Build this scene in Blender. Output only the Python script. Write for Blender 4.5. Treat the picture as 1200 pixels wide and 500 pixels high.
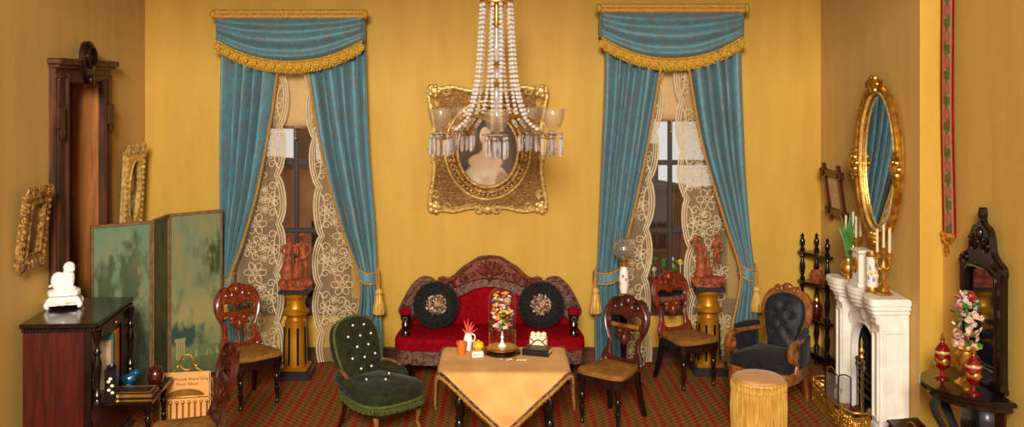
import bpy, math, random
import numpy as np
from math import sin, cos, pi, radians, sqrt, atan2
from mathutils import Matrix, Vector, noise, Euler
from mathutils.geometry import tessellate_polygon

for o in list(bpy.data.objects): bpy.data.objects.remove(o)
SC = bpy.context.scene
COL = SC.collection
random.seed(7)

# ---------------------------------------------------------------- camera (level, shifted view) at the open front of the room
F = 1100.0; VX = 580.0; VY = 100.0; CAMZ = 2.7
cam = bpy.data.cameras.new('camera'); camo = bpy.data.objects.new('camera', cam); COL.objects.link(camo)
camo.location = (0, 0, CAMZ); camo.rotation_euler = (radians(90), 0, 0)
cam.sensor_width = 36; cam.lens = F/1200*36
cam.shift_x = (600-VX)/1200; cam.shift_y = -(250-VY)/1200
cam.clip_start = .05; cam.clip_end = 200
SC.camera = camo
# ---------------------------------------------------------------- world and lights
W = bpy.data.worlds.new('world'); SC.world = W; W.use_nodes = True
bg = W.node_tree.nodes['Background']; bg.inputs[0].default_value = (1, .955, .88, 1); bg.inputs[1].default_value = .74
def area(name, loc, target, sx, sy, power, col):
    l = bpy.data.lights.new(name, 'AREA'); l.shape = 'RECTANGLE'; l.size = sx; l.size_y = sy; l.energy = power; l.color = col
    o = bpy.data.objects.new(name, l); COL.objects.link(o); o.location = loc
    o.rotation_euler = (Vector(target)-Vector(loc)).to_track_quat('-Z', 'Y').to_euler(); return o
area('photo_softbox', (-.5, -3.6, 5.3), (0.1, 9.1, 1.6), 2.2, 2.2, 1750, (1, .945, .84))
SC.view_settings.view_transform = 'Standard'; SC.view_settings.look = 'None'
SC.view_settings.exposure = 0.0; SC.view_settings.gamma = 1.0; SC.view_settings.use_curve_mapping = False

# ---------------------------------------------------------------- helpers
def lin(c):
    r = []
    for x in c:
        x = x/255.0
        r.append(x/12.92 if x <= .04045 else ((x+.055)/1.055)**2.4)
    return tuple(r)
def px(x, y, Y): return Vector(((x-VX)*Y/F, Y, CAMZ-(y-VY)*Y/F))
def T(x=0, y=0, z=0): return Matrix.Translation((x, y, z))
def R(a, ax='Z'): return Matrix.Rotation(radians(a), 4, ax)
def S(x, y=None, z=None):
    y = x if y is None else y; z = x if z is None else z
    return Matrix.Diagonal((x, y, z, 1))
XZ = Matrix(((1,0,0,0),(0,0,-1,0),(0,1,0,0),(0,0,0,1)))     # outline x,y -> X,Z ; depth towards -Y
def cr(pts, n=6, closed=False):
    P = [Vector(p) for p in pts]; m = len(P); out = []
    rng = range(m) if closed else range(m-1)
    for i in rng:
        if closed: a, b, c, d = P[(i-1) % m], P[i], P[(i+1) % m], P[(i+2) % m]
        else: a, b, c, d = P[max(i-1,0)], P[i], P[i+1], P[min(i+2,m-1)]
        for k in range(n):
            t = k/n
            out.append(.5*((2*b)+(c-a)*t+(2*a-5*b+4*c-d)*t*t+(3*b-a-3*c+d)*t**3))
    if not closed: out.append(P[-1])
    return out
def mirror(half, closed_axis=True):
    """half outline with x>=0 listed top to bottom -> full closed loop"""
    h = [Vector(p) for p in half]
    return h + [Vector((-p[0], p[1])) for p in reversed(h) if p[0] > 1e-6]
def circle(r, n=24, cx=0, cy=0, ry=None):
    ry = r if ry is None else ry
    return [Vector((cx+r*cos(2*pi*k/n), cy+ry*sin(2*pi*k/n))) for k in range(n)]
def scroll(cx, cy, r0, r1, turns, phase=0, n=10, flip=1):
    N = max(4, int(n*abs(turns))); out = []
    for k in range(N+1):
        t = k/N; a = phase+2*pi*turns*t; r = r0+(r1-r0)*t
        out.append(Vector((cx+flip*r*cos(a), cy+r*sin(a))))
    return out
def sarea(l): return .5*sum(l[i][0]*l[(i+1) % len(l)][1]-l[(i+1) % len(l)][0]*l[i][1] for i in range(len(l)))
def inset(l, d):
    n = len(l); out = []
    for i in range(n):
        a, b, c = l[i-1], l[i], l[(i+1) % n]
        e1 = Vector((b[0]-a[0], b[1]-a[1])); e2 = Vector((c[0]-b[0], c[1]-b[1]))
        if e1.length < 1e-9 or e2.length < 1e-9: out.append(Vector((b[0], b[1]))); continue
        e1.normalize(); e2.normalize()
        n1 = Vector((-e1[1], e1[0])); n2 = Vector((-e2[1], e2[0])); m = n1+n2
        if m.length < 1e-6: m = n1
        m.normalize(); k = max(.5, m.dot(n1))
        out.append(Vector((b[0]+m[0]*d/k, b[1]+m[1]*d/k)))
    return out

class MB:
    def __init__(s): s.v = []; s.f = []; s.c = []
    def add(s, vs, fs, M=None, col=None):
        o = len(s.v)
        if M is not None: vs = [M @ Vector(v) for v in vs]
        s.v += [tuple(v) for v in vs]; s.f += [tuple(i+o for i in f) for f in fs]
        s.c += [col]*len(vs); return s
    def box(s, c, d, M=None, b=0.0, col=None):
        hx, hy, hz = d[0]/2, d[1]/2, d[2]/2; b = min(b, hx*.9, hy*.9, hz*.9)
        if b <= 0:
            vs = [(c[0]+sx*hx, c[1]+sy*hy, c[2]+sz*hz) for sx in (-1,1) for sy in (-1,1) for sz in (-1,1)]
            return s.add(vs, [(0,1,3,2),(4,6,7,5),(0,4,5,1),(2,3,7,6),(0,2,6,4),(1,5,7,3)], M, col)
        vs = []; ix = {}
        for sx in (-1,1):
            for sy in (-1,1):
                for sz in (-1,1):
                    for a in range(3):
                        h = [hx-b, hy-b, hz-b]; h[a] = (hx, hy, hz)[a]
                        ix[(sx,sy,sz,a)] = len(vs); vs.append((c[0]+sx*h[0], c[1]+sy*h[1], c[2]+sz*h[2]))
        fs = []; q = ((-1,-1),(1,-1),(1,1),(-1,1))
        for g in (-1,1):
            fs.append([ix[(g,i,j,0)] for i, j in q]); fs.append([ix[(i,g,j,1)] for i, j in q]); fs.append([ix[(i,j,g,2)] for i, j in q])
        for i in (-1,1):
            for j in (-1,1):
                fs.append([ix[(i,j,-1,0)], ix[(i,j,1,0)], ix[(i,j,1,1)], ix[(i,j,-1,1)]])
                fs.append([ix[(i,-1,j,0)], ix[(i,1,j,0)], ix[(i,1,j,2)], ix[(i,-1,j,2)]])
                fs.append([ix[(-1,i,j,1)], ix[(1,i,j,1)], ix[(1,i,j,2)], ix[(-1,i,j,2)]])
                for k in (-1,1): fs.append([ix[(i,j,k,0)], ix[(i,j,k,1)], ix[(i,j,k,2)]])
        return s.add(vs, fs, M, col)
    def lathe(s, prof, n=16, M=None, col=None, rip=0, rn=0):
        vs = []; fs = []; m = len(prof)
        for r, z in prof:
            for k in range(n):
                a = 2*pi*k/n; rr = r*(1+rip*cos(rn*a)) if rip else r
                vs.append((rr*cos(a), rr*sin(a), z))
        for i in range(m-1):
            for k in range(n):
                k2 = (k+1) % n; fs.append((i*n+k, i*n+k2, (i+1)*n+k2, (i+1)*n+k))
        if prof[0][0] > 1e-6: fs.append(tuple(range(n-1,-1,-1)))
        if prof[-1][0] > 1e-6: fs.append(tuple((m-1)*n+k for k in range(n)))
        return s.add(vs, fs, M, col)
    def tube(s, pts, r, n=6, closed=False, flat=(1,1), up=None, M=None, col=None):
        P = [Vector(p) if len(p) == 3 else Vector((p[0], p[1], 0)) for p in pts]; m = len(P)
        if m < 2: return s
        rs = r if isinstance(r, (list, tuple)) else [r]*m
        if len(rs) != m: rs = [float(np.interp(i/(m-1), np.linspace(0,1,len(rs)), rs)) for i in range(m)]
        vs = []; fs = []; N = None
        for i in range(m):
            if closed: t = P[(i+1) % m]-P[i-1]
            else: t = P[min(i+1,m-1)]-P[max(i-1,0)]
            if t.length < 1e-9: t = Vector((0,0,1))
            t.normalize()
            if up is not None: N = Vector(up)-t*t.dot(Vector(up))
            elif N is None:
                u = Vector((0,0,1)) if abs(t.z) < .9 else Vector((1,0,0)); N = u-t*t.dot(u)
            else: N = N-t*t.dot(N)
            if N.length < 1e-6: N = t.orthogonal()
            N.normalize(); B = t.cross(N)
            for k in range(n):
                a = 2*pi*(k+.5)/n; vs.append(P[i]+N*(cos(a)*rs[i]*flat[0])+B*(sin(a)*rs[i]*flat[1]))
        for i in range(m if closed else m-1):
            j = (i+1) % m
            for k in range(n):
                k2 = (k+1) % n; fs.append((i*n+k, i*n+k2, j*n+k2, j*n+k))
        if not closed: fs.append(tuple(range(n-1,-1,-1))); fs.append(tuple((m-1)*n+k for k in range(n)))
        return s.add(vs, fs, M, col)
    def plate(s, loops, h, b=0.0, M=None, col=None, back=True):
        L = []
        for i, l in enumerate(loops):
            l = [Vector((p[0], p[1])) for p in l]; a = sarea(l)
            if (a < 0) == (i == 0): l.reverse()
            L.append(l)
        front = [inset(l, b) if b else l for l in L]
        vs = []; fs = []; base = []
        for l, fr in zip(L, front):
            o = len(vs); n = len(l); base.append(o)
            vs += [(p[0],p[1],0) for p in l]+[(p[0],p[1],h-b) for p in l]
            for k in range(n):
                k2 = (k+1) % n; fs.append((o+k, o+k2, o+n+k2, o+n+k))
            if b:
                vs += [(p[0],p[1],h) for p in fr]
                for k in range(n):
                    k2 = (k+1) % n; fs.append((o+n+k, o+n+k2, o+2*n+k2, o+2*n+k))
        idxf = []; idxb = []
        for l, o in zip(L, base):
            n = len(l); t = 2*n if b else n
            idxf += [o+t+k for k in range(n)]; idxb += [o+k for k in range(n)]
        tri = tessellate_polygon([[Vector((p[0],p[1],0)) for p in l] for l in front])
        for a, b_, c in tri: fs.append((idxf[a], idxf[b_], idxf[c]))
        if back:
            tri = tessellate_polygon([[Vector((p[0],p[1],0)) for p in l] for l in L]) if b else tri
            for a, b_, c in tri: fs.append((idxb[c], idxb[b_], idxb[a]))
        return s.add(vs, fs, M, col)
    def pillow(s, loop, z0, h, r=.02, crown=.02, M=None, tuft=None, col=None):
        l = [Vector((p[0],p[1])) for p in loop]
        if sarea(l) < 0: l.reverse()
        n = len(l); rings = [(l, z0)]
        for k in range(5):
            a = pi/2*k/4; rings.append((inset(l, r*(1-cos(a))), z0+h-r+r*sin(a)))
        cx = sum(p[0] for p in l)/n; cy = sum(p[1] for p in l)/n; last = rings[-1][0]
        for t in (.86,.72,.58,.44,.3,.16):
            rings.append(([Vector((cx+(p[0]-cx)*t, cy+(p[1]-cy)*t)) for p in last], z0+h+crown*(1-t*t)))
        vs = []; fs = []
        for i, (q, z) in enumerate(rings):
            for p in q:
                zz = z
                if tuft and i > 4: zz += tuft(p[0], p[1])
                vs.append((p[0], p[1], zz))
        for i in range(len(rings)-1):
            for k in range(n):
                k2 = (k+1) % n; fs.append((i*n+k, i*n+k2, (i+1)*n+k2, (i+1)*n+k))
        vs.append((cx, cy, z0+h+crown+(tuft(cx,cy) if tuft else 0))); c = len(vs)-1; o = (len(rings)-1)*n
        for k in range(n): fs.append((o+k, o+(k+1) % n, c))
        fs.append(tuple(range(n-1,-1,-1)))
        return s.add(vs, fs, M, col)
    def ball(s, c, r, n=10, m=7, M=None, col=None):
        if not isinstance(r, (tuple, list)): r = (r, r, r)
        vs = []; fs = []
        for i in range(1, m):
            t = pi*i/m
            for k in range(n):
                a = 2*pi*k/n; vs.append((c[0]+r[0]*sin(t)*cos(a), c[1]+r[1]*sin(t)*sin(a), c[2]+r[2]*cos(t)))
        for i in range(m-2):
            for k in range(n):
                k2 = (k+1) % n; fs.append((i*n+k, (i+1)*n+k, (i+1)*n+k2, i*n+k2))
        vs += [(c[0],c[1],c[2]+r[2]), (c[0],c[1],c[2]-r[2])]; t = len(vs)-2; o = (m-2)*n
        for k in range(n):
            k2 = (k+1) % n; fs.append((t, k, k2)); fs.append((t+1, o+k2, o+k))
        return s.add(vs, fs, M, col)
    def grid(s, fn, nu, nv, M=None, closeu=False, colfn=None):
        vs = []; fs = []; o = len(s.v)
        w = nu if closeu else nu+1
        for j in range(nv+1):
            for i in range(w): vs.append(fn(i/nu, j/nv))
        for j in range(nv):
            for i in range(nu):
                i2 = (i+1) % w; fs.append((j*w+i, j*w+i2, (j+1)*w+i2, (j+1)*w+i))
        s.add(vs, fs, M)
        if colfn:
            k = o
            for j in range(nv+1):
                for i in range(w): s.c[k] = colfn(i/nu, j/nv); k += 1
        return s
    def build(s, name, mt, parent=None, ang=38, solid=0, sub=0, remesh=0, kind=None, label=None):
        me = bpy.data.meshes.new(name); me.from_pydata(s.v, [], s.f); me.update()
        if any(c is not None for c in s.c):
            at = me.color_attributes.new('Col', 'FLOAT_COLOR', 'POINT')
            arr = np.ones((len(s.v), 4), np.float32)
            for i, c in enumerate(s.c):
                if c is not None: arr[i, :3] = lin(c)
            at.data.foreach_set('color', arr.ravel())
        me.polygons.foreach_set('use_smooth', [True]*len(me.polygons))
        if ang < 180: me.set_sharp_from_angle(angle=radians(ang))
        me.materials.append(mt)
        o = bpy.data.objects.new(name, me); COL.objects.link(o)
        if parent is not None: o.parent = parent
        if remesh:
            m = o.modifiers.new('r', 'REMESH'); m.mode = 'VOXEL'; m.voxel_size = remesh; m.use_smooth_shade = True
            m = o.modifiers.new('s', 'SMOOTH'); m.iterations = 2; m.factor = .5
        if sub: m = o.modifiers.new('s', 'SUBSURF'); m.levels = sub; m.render_levels = sub
        if solid: m = o.modifiers.new('t', 'SOLIDIFY'); m.thickness = solid; m.offset = 0
        if kind: o['kind'] = kind
        if label: o['label'] = label
        return o
def thing(name, label, cat, loc=(0,0,0), rz=0, group=None, rot=None):
    o = bpy.data.objects.new(name, None); COL.objects.link(o); o.empty_display_size = .1
    o.location = loc; o.rotation_euler = rot if rot else (0, 0, radians(rz)); o['label'] = label; o['category'] = cat
    if group: o['group'] = group
    return o
def tag(o, label, cat, group=None, loc=None, rz=0):
    o['label'] = label; o['category'] = cat
    if group: o['group'] = group
    if loc is not None: o.location = loc; o.rotation_euler = (0, 0, radians(rz))
    return o
def struct(o): o['kind'] = 'structure'; return o
def dup(o, parent=None):
    c = o.copy(); COL.objects.link(c); c.parent = parent
    for ch in list(o.children): dup(ch, c)
    return c
def place(o, loc, rz=0, label=None, group=None):
    o.location = loc; o.rotation_euler = (0, 0, radians(rz))
    if label: o['label'] = label
    if group: o['group'] = group
    return o

# ---------------------------------------------------------------- materials
MATS = {}
def nodes(name):
    m = bpy.data.materials.new(name); m.use_nodes = True; nt = m.node_tree
    return m, nt, nt.nodes['Principled BSDF']
def N(nt, t, **kw):
    n = nt.nodes.new(t)
    for k, v in kw.items(): setattr(n, k, v)
    return n
def coords(nt, stretch=(1,1,1), kind='Object', rot=(0,0,0)):
    tc = N(nt, 'ShaderNodeTexCoord'); mp = N(nt, 'ShaderNodeMapping')
    mp.inputs['Scale'].default_value = stretch; mp.inputs['Rotation'].default_value = rot
    nt.links.new(tc.outputs[kind], mp.inputs[0]); return mp.outputs[0]
def mat(name, c1, c2=None, rough=.5, metal=0.0, scale=8, stretch=(1,1,1), detail=4, dist=0.0, lo=.35, hi=.65, bump=0.0, bscale=None,
        bstretch=None, coat=0.0, trans=0.0, ior=1.45, spec=.5, sheen=0.0, vcol=False, emit=0):
    m, nt, p = nodes(name); L = nt.links.new
    p.inputs['Roughness'].default_value = rough; p.inputs['Metallic'].default_value = metal
    p.inputs['Coat Weight'].default_value = coat; p.inputs['Coat Roughness'].default_value = .12
    p.inputs['Transmission Weight'].default_value = trans; p.inputs['IOR'].default_value = ior
    p.inputs['Specular IOR Level'].default_value = spec; p.inputs['Sheen Weight'].default_value = sheen
    A = lin(c1)+(1,)
    if vcol:
        at = N(nt, 'ShaderNodeAttribute', attribute_name='Col'); L(at.outputs['Color'], p.inputs['Base Color'])
    elif c2 is None: p.inputs['Base Color'].default_value = A
    else:
        nz = N(nt, 'ShaderNodeTexNoise'); nz.inputs['Scale'].default_value = scale; nz.inputs['Detail'].default_value = detail
        nz.inputs['Distortion'].default_value = dist; L(coords(nt, stretch), nz.inputs['Vector'])
        rp = N(nt, 'ShaderNodeValToRGB'); rp.color_ramp.elements[0].position = lo; rp.color_ramp.elements[1].position = hi
        rp.color_ramp.elements[0].color = A; rp.color_ramp.elements[1].color = lin(c2)+(1,)
        L(nz.outputs[0], rp.inputs[0]); L(rp.outputs[0], p.inputs['Base Color'])
    if bump:
        nb = N(nt, 'ShaderNodeTexNoise'); nb.inputs['Scale'].default_value = bscale or scale*4; nb.inputs['Detail'].default_value = 3
        L(coords(nt, bstretch or stretch), nb.inputs['Vector'])
        bp = N(nt, 'ShaderNodeBump'); bp.inputs['Strength'].default_value = bump; bp.inputs['Distance'].default_value = .02
        L(nb.outputs[0], bp.inputs['Height']); L(bp.outputs[0], p.inputs['Normal'])
    MATS[name] = m; return m
def glass(name, tint=(255,255,255), refl=.10, rough=.02, body=0.0):
    """thin clear glass: light passes straight through, the surface adds its reflections"""
    m, nt, p = nodes(name); L = nt.links.new; nt.nodes.remove(p); out = nt.nodes['Material Output']
    t = N(nt, 'ShaderNodeBsdfTransparent'); t.inputs[0].default_value = lin(tint)+(1,)
    g = N(nt, 'ShaderNodeBsdfGlossy'); g.inputs['Roughness'].default_value = rough
    lw = N(nt, 'ShaderNodeLayerWeight'); lw.inputs[0].default_value = .35
    ad = N(nt, 'ShaderNodeMath', operation='MULTIPLY_ADD'); ad.inputs[1].default_value = .32; ad.inputs[2].default_value = refl
    L(lw.outputs['Facing'], ad.inputs[0]); mx = N(nt, 'ShaderNodeMixShader')
    L(ad.outputs[0], mx.inputs[0]); L(t.outputs[0], mx.inputs[1]); L(g.outputs[0], mx.inputs[2])
    if body:
        d = N(nt, 'ShaderNodeBsdfDiffuse'); d.inputs[0].default_value = lin(tint)+(1,)
        m2 = N(nt, 'ShaderNodeMixShader'); m2.inputs[0].default_value = body
        L(mx.outputs[0], m2.inputs[1]); L(d.outputs[0], m2.inputs[2]); L(m2.outputs[0], out.inputs[0])
    else: L(mx.outputs[0], out.inputs[0])
    MATS[name] = m; return m

mat('wall', (200,156,53), (192,146,46), rough=.62, scale=5, stretch=(1,1,.18), bump=.12, bscale=160, bstretch=(1,1,.5), sheen=.1)
mat('ceiling', (150,116,62), (140,106,54), rough=.9)
mat('baseboard', (88,54,30), (66,38,20), rough=.45, scale=6, stretch=(.3,.3,3))
mat('mahogany', (84,30,16), (40,13,9), rough=.32, scale=7, stretch=(4,4,.7), dist=1.2, bump=.08, bscale=40, coat=.1)
mat('mahogany_panel', (82,22,15), (52,14,10), rough=.3, scale=5, stretch=(5,5,.5), dist=.6, coat=.2)
mat('red_wood', (134,50,18), (70,20,8), rough=.28, scale=9, stretch=(3,3,1), dist=2.0, coat=.25)
mat('dark_wood', (44,22,13), (20,10,7), rough=.22, scale=9, stretch=(3,3,.8), coat=.25)
mat('black_wood', (26,15,11), (11,7,6), rough=.2, scale=9, coat=.3)
mat('carved_wood', (124,82,62), (58,32,24), rough=.5, scale=26, dist=1.5, bump=.25, bscale=55, lo=.4, hi=.6)
mat('crest_wood', (128,52,28), (60,20,10), rough=.45, scale=24, dist=1.5, bump=.25, bscale=50, lo=.4, hi=.6)
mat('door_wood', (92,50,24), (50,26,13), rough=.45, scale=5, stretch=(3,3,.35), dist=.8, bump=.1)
mat('lit_jamb_wood', (180,112,50), (132,76,32), rough=.5, scale=4, stretch=(3,3,.3), dist=.8)  # far jamb only: wood colour lightened to paint in the light falling on it
mat('light_wood', (156,96,40), (100,54,18), rough=.32, scale=8, stretch=(2,2,1), dist=1.0, coat=.2)
mat('red_velvet', (142,10,20), (116,6,15), rough=.9, scale=30, sheen=.0, spec=.03, bump=.08, bscale=200)
mat('black_cloth', (34,31,29), (20,18,17), rough=.8, scale=40, sheen=.05, spec=.2, bump=.2, bscale=150)
mat('black_silk', (36,36,42), (22,22,27), rough=.55, scale=30, sheen=.04, spec=.3, bump=.1, bscale=160)
mat('green_velvet', (44,46,24), (28,33,16), rough=.85, scale=20, sheen=.08, spec=.1, bump=.1, bscale=180)
mat('green_fringe', (92,98,38), (60,68,26), rough=.8, scale=60, bump=.5, bscale=140)
mat('tan_seat', (150,102,46), (118,74,32), rough=.75, scale=14, bump=.1, bscale=120, sheen=.0, spec=.12)
mat('table_suede', (220,166,98), (202,146,80), rough=.75, scale=5, sheen=.05, spec=.2, bump=.06, bscale=90)
mat('stool_top', (200,146,86), (180,124,66), rough=.7, scale=8, sheen=.2)
mat('gold_fringe', (224,178,84), (186,134,50), rough=.45, scale=60, stretch=(1,1,.1), bump=.4, bscale=90)
mat('gold_thread', (214,156,60), (140,90,26), rough=.42, scale=120, bump=.5, bscale=200)
mat('braid_light', (236,190,104), (206,150,66), rough=.4, scale=120)
mat('bullion', (226,176,48), (150,100,18), rough=.32, metal=.15, scale=90, bump=.4, bscale=200)
mat('gold', (236,182,78), (170,112,36), rough=.28, metal=.85, scale=18, bump=.12, bscale=60)
mat('brass', (232,180,86), (190,132,52), rough=.26, metal=.85, scale=9)
mat('pedestal_gold', (206,142,30), (166,104,18), rough=.33, metal=.55, scale=4)
mat('antique_gold', (196,150,78), (110,72,32), rough=.36, metal=.4, scale=34, dist=.6, bump=.35, bscale=80, lo=.38, hi=.6)
mat('bright_gilt', (238,204,124), (182,138,68), rough=.28, metal=.4, scale=30, bump=.2, bscale=70)
mat('bronze_field', (164,118,58), (118,78,36), rough=.42, metal=.25, scale=40, bump=.8, bscale=70)
mat('marble', (240,232,218), (226,216,200), rough=.32, scale=5, dist=1.5, coat=.15)
mat('porcelain', (246,240,228), rough=.12, coat=.5)
mat('cream_paper', (244,228,196), (236,216,178), rough=.7)
mat('white_wax', (214,194,154), rough=.4)
mat('terracotta', (164,76,32), (104,42,16), rough=.6, scale=24, bump=.3, bscale=60)
mat('slate', (48,46,50), (34,33,37), rough=.3)
mat('soot', (20,15,13), rough=.9)
mat('iron', (34,30,30), rough=.4, metal=.7)
mat('steel', (170,165,160), rough=.3, metal=1.0)
mat('ruby', (112,8,14), rough=.06, coat=.8)
mat('yellow_glaze', (236,180,22), rough=.15, coat=.5)
mat('blue_glaze', (22,84,118), (12,50,82), rough=.1, coat=.6, scale=20)
mat('brown_glaze', (74,20,12), (48,12,8), rough=.1, coat=.7)
mat('terracotta_pot', (206,104,32), rough=.6)
mat('leaf', (66,128,40), (40,92,26), rough=.45, scale=10)
mat('red_leaf', (214,74,58), (180,40,40), rough=.5)
mat('black_enamel', (22,18,20), rough=.15, coat=.5)
mat('leather', (62,30,18), (44,20,12), rough=.4, scale=20)
mat('black_leather', (34,27,28), (22,18,20), rough=.35, scale=20)
mat('teal_book', (62,128,118), rough=.6)
mat('orange_book', (206,122,40), (186,104,30), rough=.6)
mat('cream_book', (224,196,150), rough=.6)
mat('tan_paper', (226,164,92), (214,150,80), rough=.6, scale=6)
mat('ink', (70,40,24), rough=.6)
mat('paint', (255,255,255), rough=.42, vcol=True, bump=.05, bscale=80)
mat('paint_gloss', (255,255,255), rough=.2, vcol=True, coat=.3)
mat('needlework', (255,255,255), rough=.7, vcol=True)
mat('screen_edge', (132,98,62), (104,76,46), rough=.5, scale=20)
mat('sash', (46,34,28), rough=.5)
mat('facade', (146,96,58), (120,74,42), rough=.8, scale=4, bump=.3, bscale=30)
mat('facade_dark', (92,56,34), (74,44,26), rough=.8, scale=4)
mat('facade_glass', (40,36,36), rough=.2)
mat('bead', (250,246,244), rough=.06, trans=.62, ior=1.5, coat=.6)
mat('prism', (226,222,226), rough=.05, trans=.75, ior=1.55, coat=.5)
mat('mirror', (214,220,224), rough=.02, metal=1.0)
mat('old_mirror', (190,196,200), (150,150,150), rough=.05, metal=1.0, scale=6)
mat('wire', (44,38,34), rough=.4, metal=.6)
glass('window_glass', refl=.03); glass('dome_glass', refl=.04); glass('cup_glass', (255,252,244), refl=.08, rough=.04, body=.04); glass('globe_glass', (235,225,210), refl=.16, rough=.06, body=.1)

def special():
    # carpet: rows of dark red diamonds on olive gold, woven
    m, nt, p = nodes('carpet'); L = nt.links.new
    sep = N(nt, 'ShaderNodeSeparateXYZ'); L(coords(nt, kind='Object'), sep.inputs[0])
    def mth(op, a, b=None, c=None):
        n = N(nt, 'ShaderNodeMath', operation=op)
        for i, v in enumerate((a, b, c)):
            if v is None: continue
            if isinstance(v, (int, float)): n.inputs[i].default_value = v
            else: L(v, n.inputs[i])
        return n.outputs[0]
    zz = mth('PINGPONG', mth('MULTIPLY', sep.outputs[1], 1/.07), .5)
    u = mth('MULTIPLY_ADD', zz, .7, mth('MULTIPLY', sep.outputs[0], 1/.137))
    st = mth('PINGPONG', u, .5)                       # 0..0.5 across a stripe
    nz = N(nt, 'ShaderNodeTexNoise'); nz.inputs['Scale'].default_value = 70; nz.inputs['Detail'].default_value = 2; L(coords(nt), nz.inputs[0])
    st2 = mth('ADD', st, mth('MULTIPLY_ADD', nz.outputs[0], .3, -.15))
    rp = N(nt, 'ShaderNodeValToRGB'); e = rp.color_ramp.elements
    e[0].position = .12; e[0].color = lin((146,30,24))+(1,); e[1].position = .24; e[1].color = lin((134,108,46))+(1,)
    x = e.new(.38); x.color = lin((118,86,36))+(1,); x = e.new(.46); x.color = lin((104,54,22))+(1,)
    L(st2, rp.inputs[0])
    vo = N(nt, 'ShaderNodeTexVoronoi'); vo.inputs['Scale'].default_value = 30; L(coords(nt), vo.inputs[0])
    r2 = N(nt, 'ShaderNodeValToRGB'); r2.color_ramp.elements[0].position = .1; r2.color_ramp.elements[1].position = .3
    L(vo.outputs['Distance'], r2.inputs[0])
    mx = N(nt, 'ShaderNodeMix', data_type='RGBA', blend_type='MULTIPLY'); mx.inputs[0].default_value = .35
    L(rp.outputs[0], mx.inputs[6]); L(r2.outputs[0], mx.inputs[7]); L(mx.outputs[2], p.inputs['Base Color'])
    p.inputs['Roughness'].default_value = .95; p.inputs['Specular IOR Level'].default_value = .1
    bp = N(nt, 'ShaderNodeBump'); bp.inputs['Strength'].default_value = .5; bp.inputs['Distance'].default_value = .01
    nz2 = N(nt, 'ShaderNodeTexNoise'); nz2.inputs['Scale'].default_value = 160; L(coords(nt), nz2.inputs[0]); L(nz2.outputs[0], bp.inputs['Height']); L(bp.outputs[0], p.inputs['Normal'])
    MATS['carpet'] = m
    # damask: teal silk with taupe leaf figure
    m, nt, p = nodes('damask'); L = nt.links.new
    nz = N(nt, 'ShaderNodeTexNoise'); nz.inputs['Scale'].default_value = 9; nz.inputs['Detail'].default_value = 5; nz.inputs['Distortion'].default_value = 2.2
    L(coords(nt, (1,1,.7)), nz.inputs['Vector'])
    rp = N(nt, 'ShaderNodeValToRGB'); e = rp.color_ramp.elements
    e[0].position = .44; e[0].color = lin((84,134,146))+(1,); e[1].position = .56; e[1].color = lin((98,118,120))+(1,)
    L(nz.outputs[0], rp.inputs[0]); L(rp.outputs[0], p.inputs['Base Color'])
    p.inputs['Roughness'].default_value = .5; p.inputs['Sheen Weight'].default_value = .1; p.inputs['Specular IOR Level'].default_value = .4
    bp = N(nt, 'ShaderNodeBump'); bp.inputs['Strength'].default_value = .25; bp.inputs['Distance'].default_value = .01
    nz2 = N(nt, 'ShaderNodeTexNoise'); nz2.inputs['Scale'].default_value = 60; L(coords(nt, (1,1,.3)), nz2.inputs[0]); L(nz2.outputs[0], bp.inputs['Height']); L(bp.outputs[0], p.inputs['Normal'])
    MATS['damask'] = m
    # net, blind and wire mesh: woven, partly open
    def open_weave(name, col, cover, scale, transl=.5):
        m, nt, p = nodes(name); L = nt.links.new; nt.nodes.remove(p); out = nt.nodes['Material Output']
        t = N(nt, 'ShaderNodeBsdfTransparent'); d = N(nt, 'ShaderNodeBsdfDiffuse'); d.inputs[0].default_value = lin(col)+(1,)
        tr = N(nt, 'ShaderNodeBsdfTranslucent'); tr.inputs[0].default_value = lin(col)+(1,)
        a = N(nt, 'ShaderNodeMixShader'); a.inputs[0].default_value = transl; L(d.outputs[0], a.inputs[1]); L(tr.outputs[0], a.inputs[2])
        nz = N(nt, 'ShaderNodeTexNoise'); nz.inputs['Scale'].default_value = scale; L(coords(nt), nz.inputs[0])
        mr = N(nt, 'ShaderNodeMath', operation='MULTIPLY_ADD'); mr.inputs[1].default_value = .5; mr.inputs[2].default_value = cover-.25
        L(nz.outputs[0], mr.inputs[0]); b = N(nt, 'ShaderNodeMixShader')
        L(mr.outputs[0], b.inputs[0]); L(t.outputs[0], b.inputs[1]); L(a.outputs[0], b.inputs[2]); L(b.outputs[0], out.inputs[0])
        MATS[name] = m
    open_weave('net', (196,166,122), .42, 140, .3); open_weave('blind', (246,216,160), .97, 60, .6); open_weave('mesh', (150,140,130), .3, 150, .2)
    mat('lace', (232,212,176), (216,192,152), rough=.8, scale=30)
special()
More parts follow.
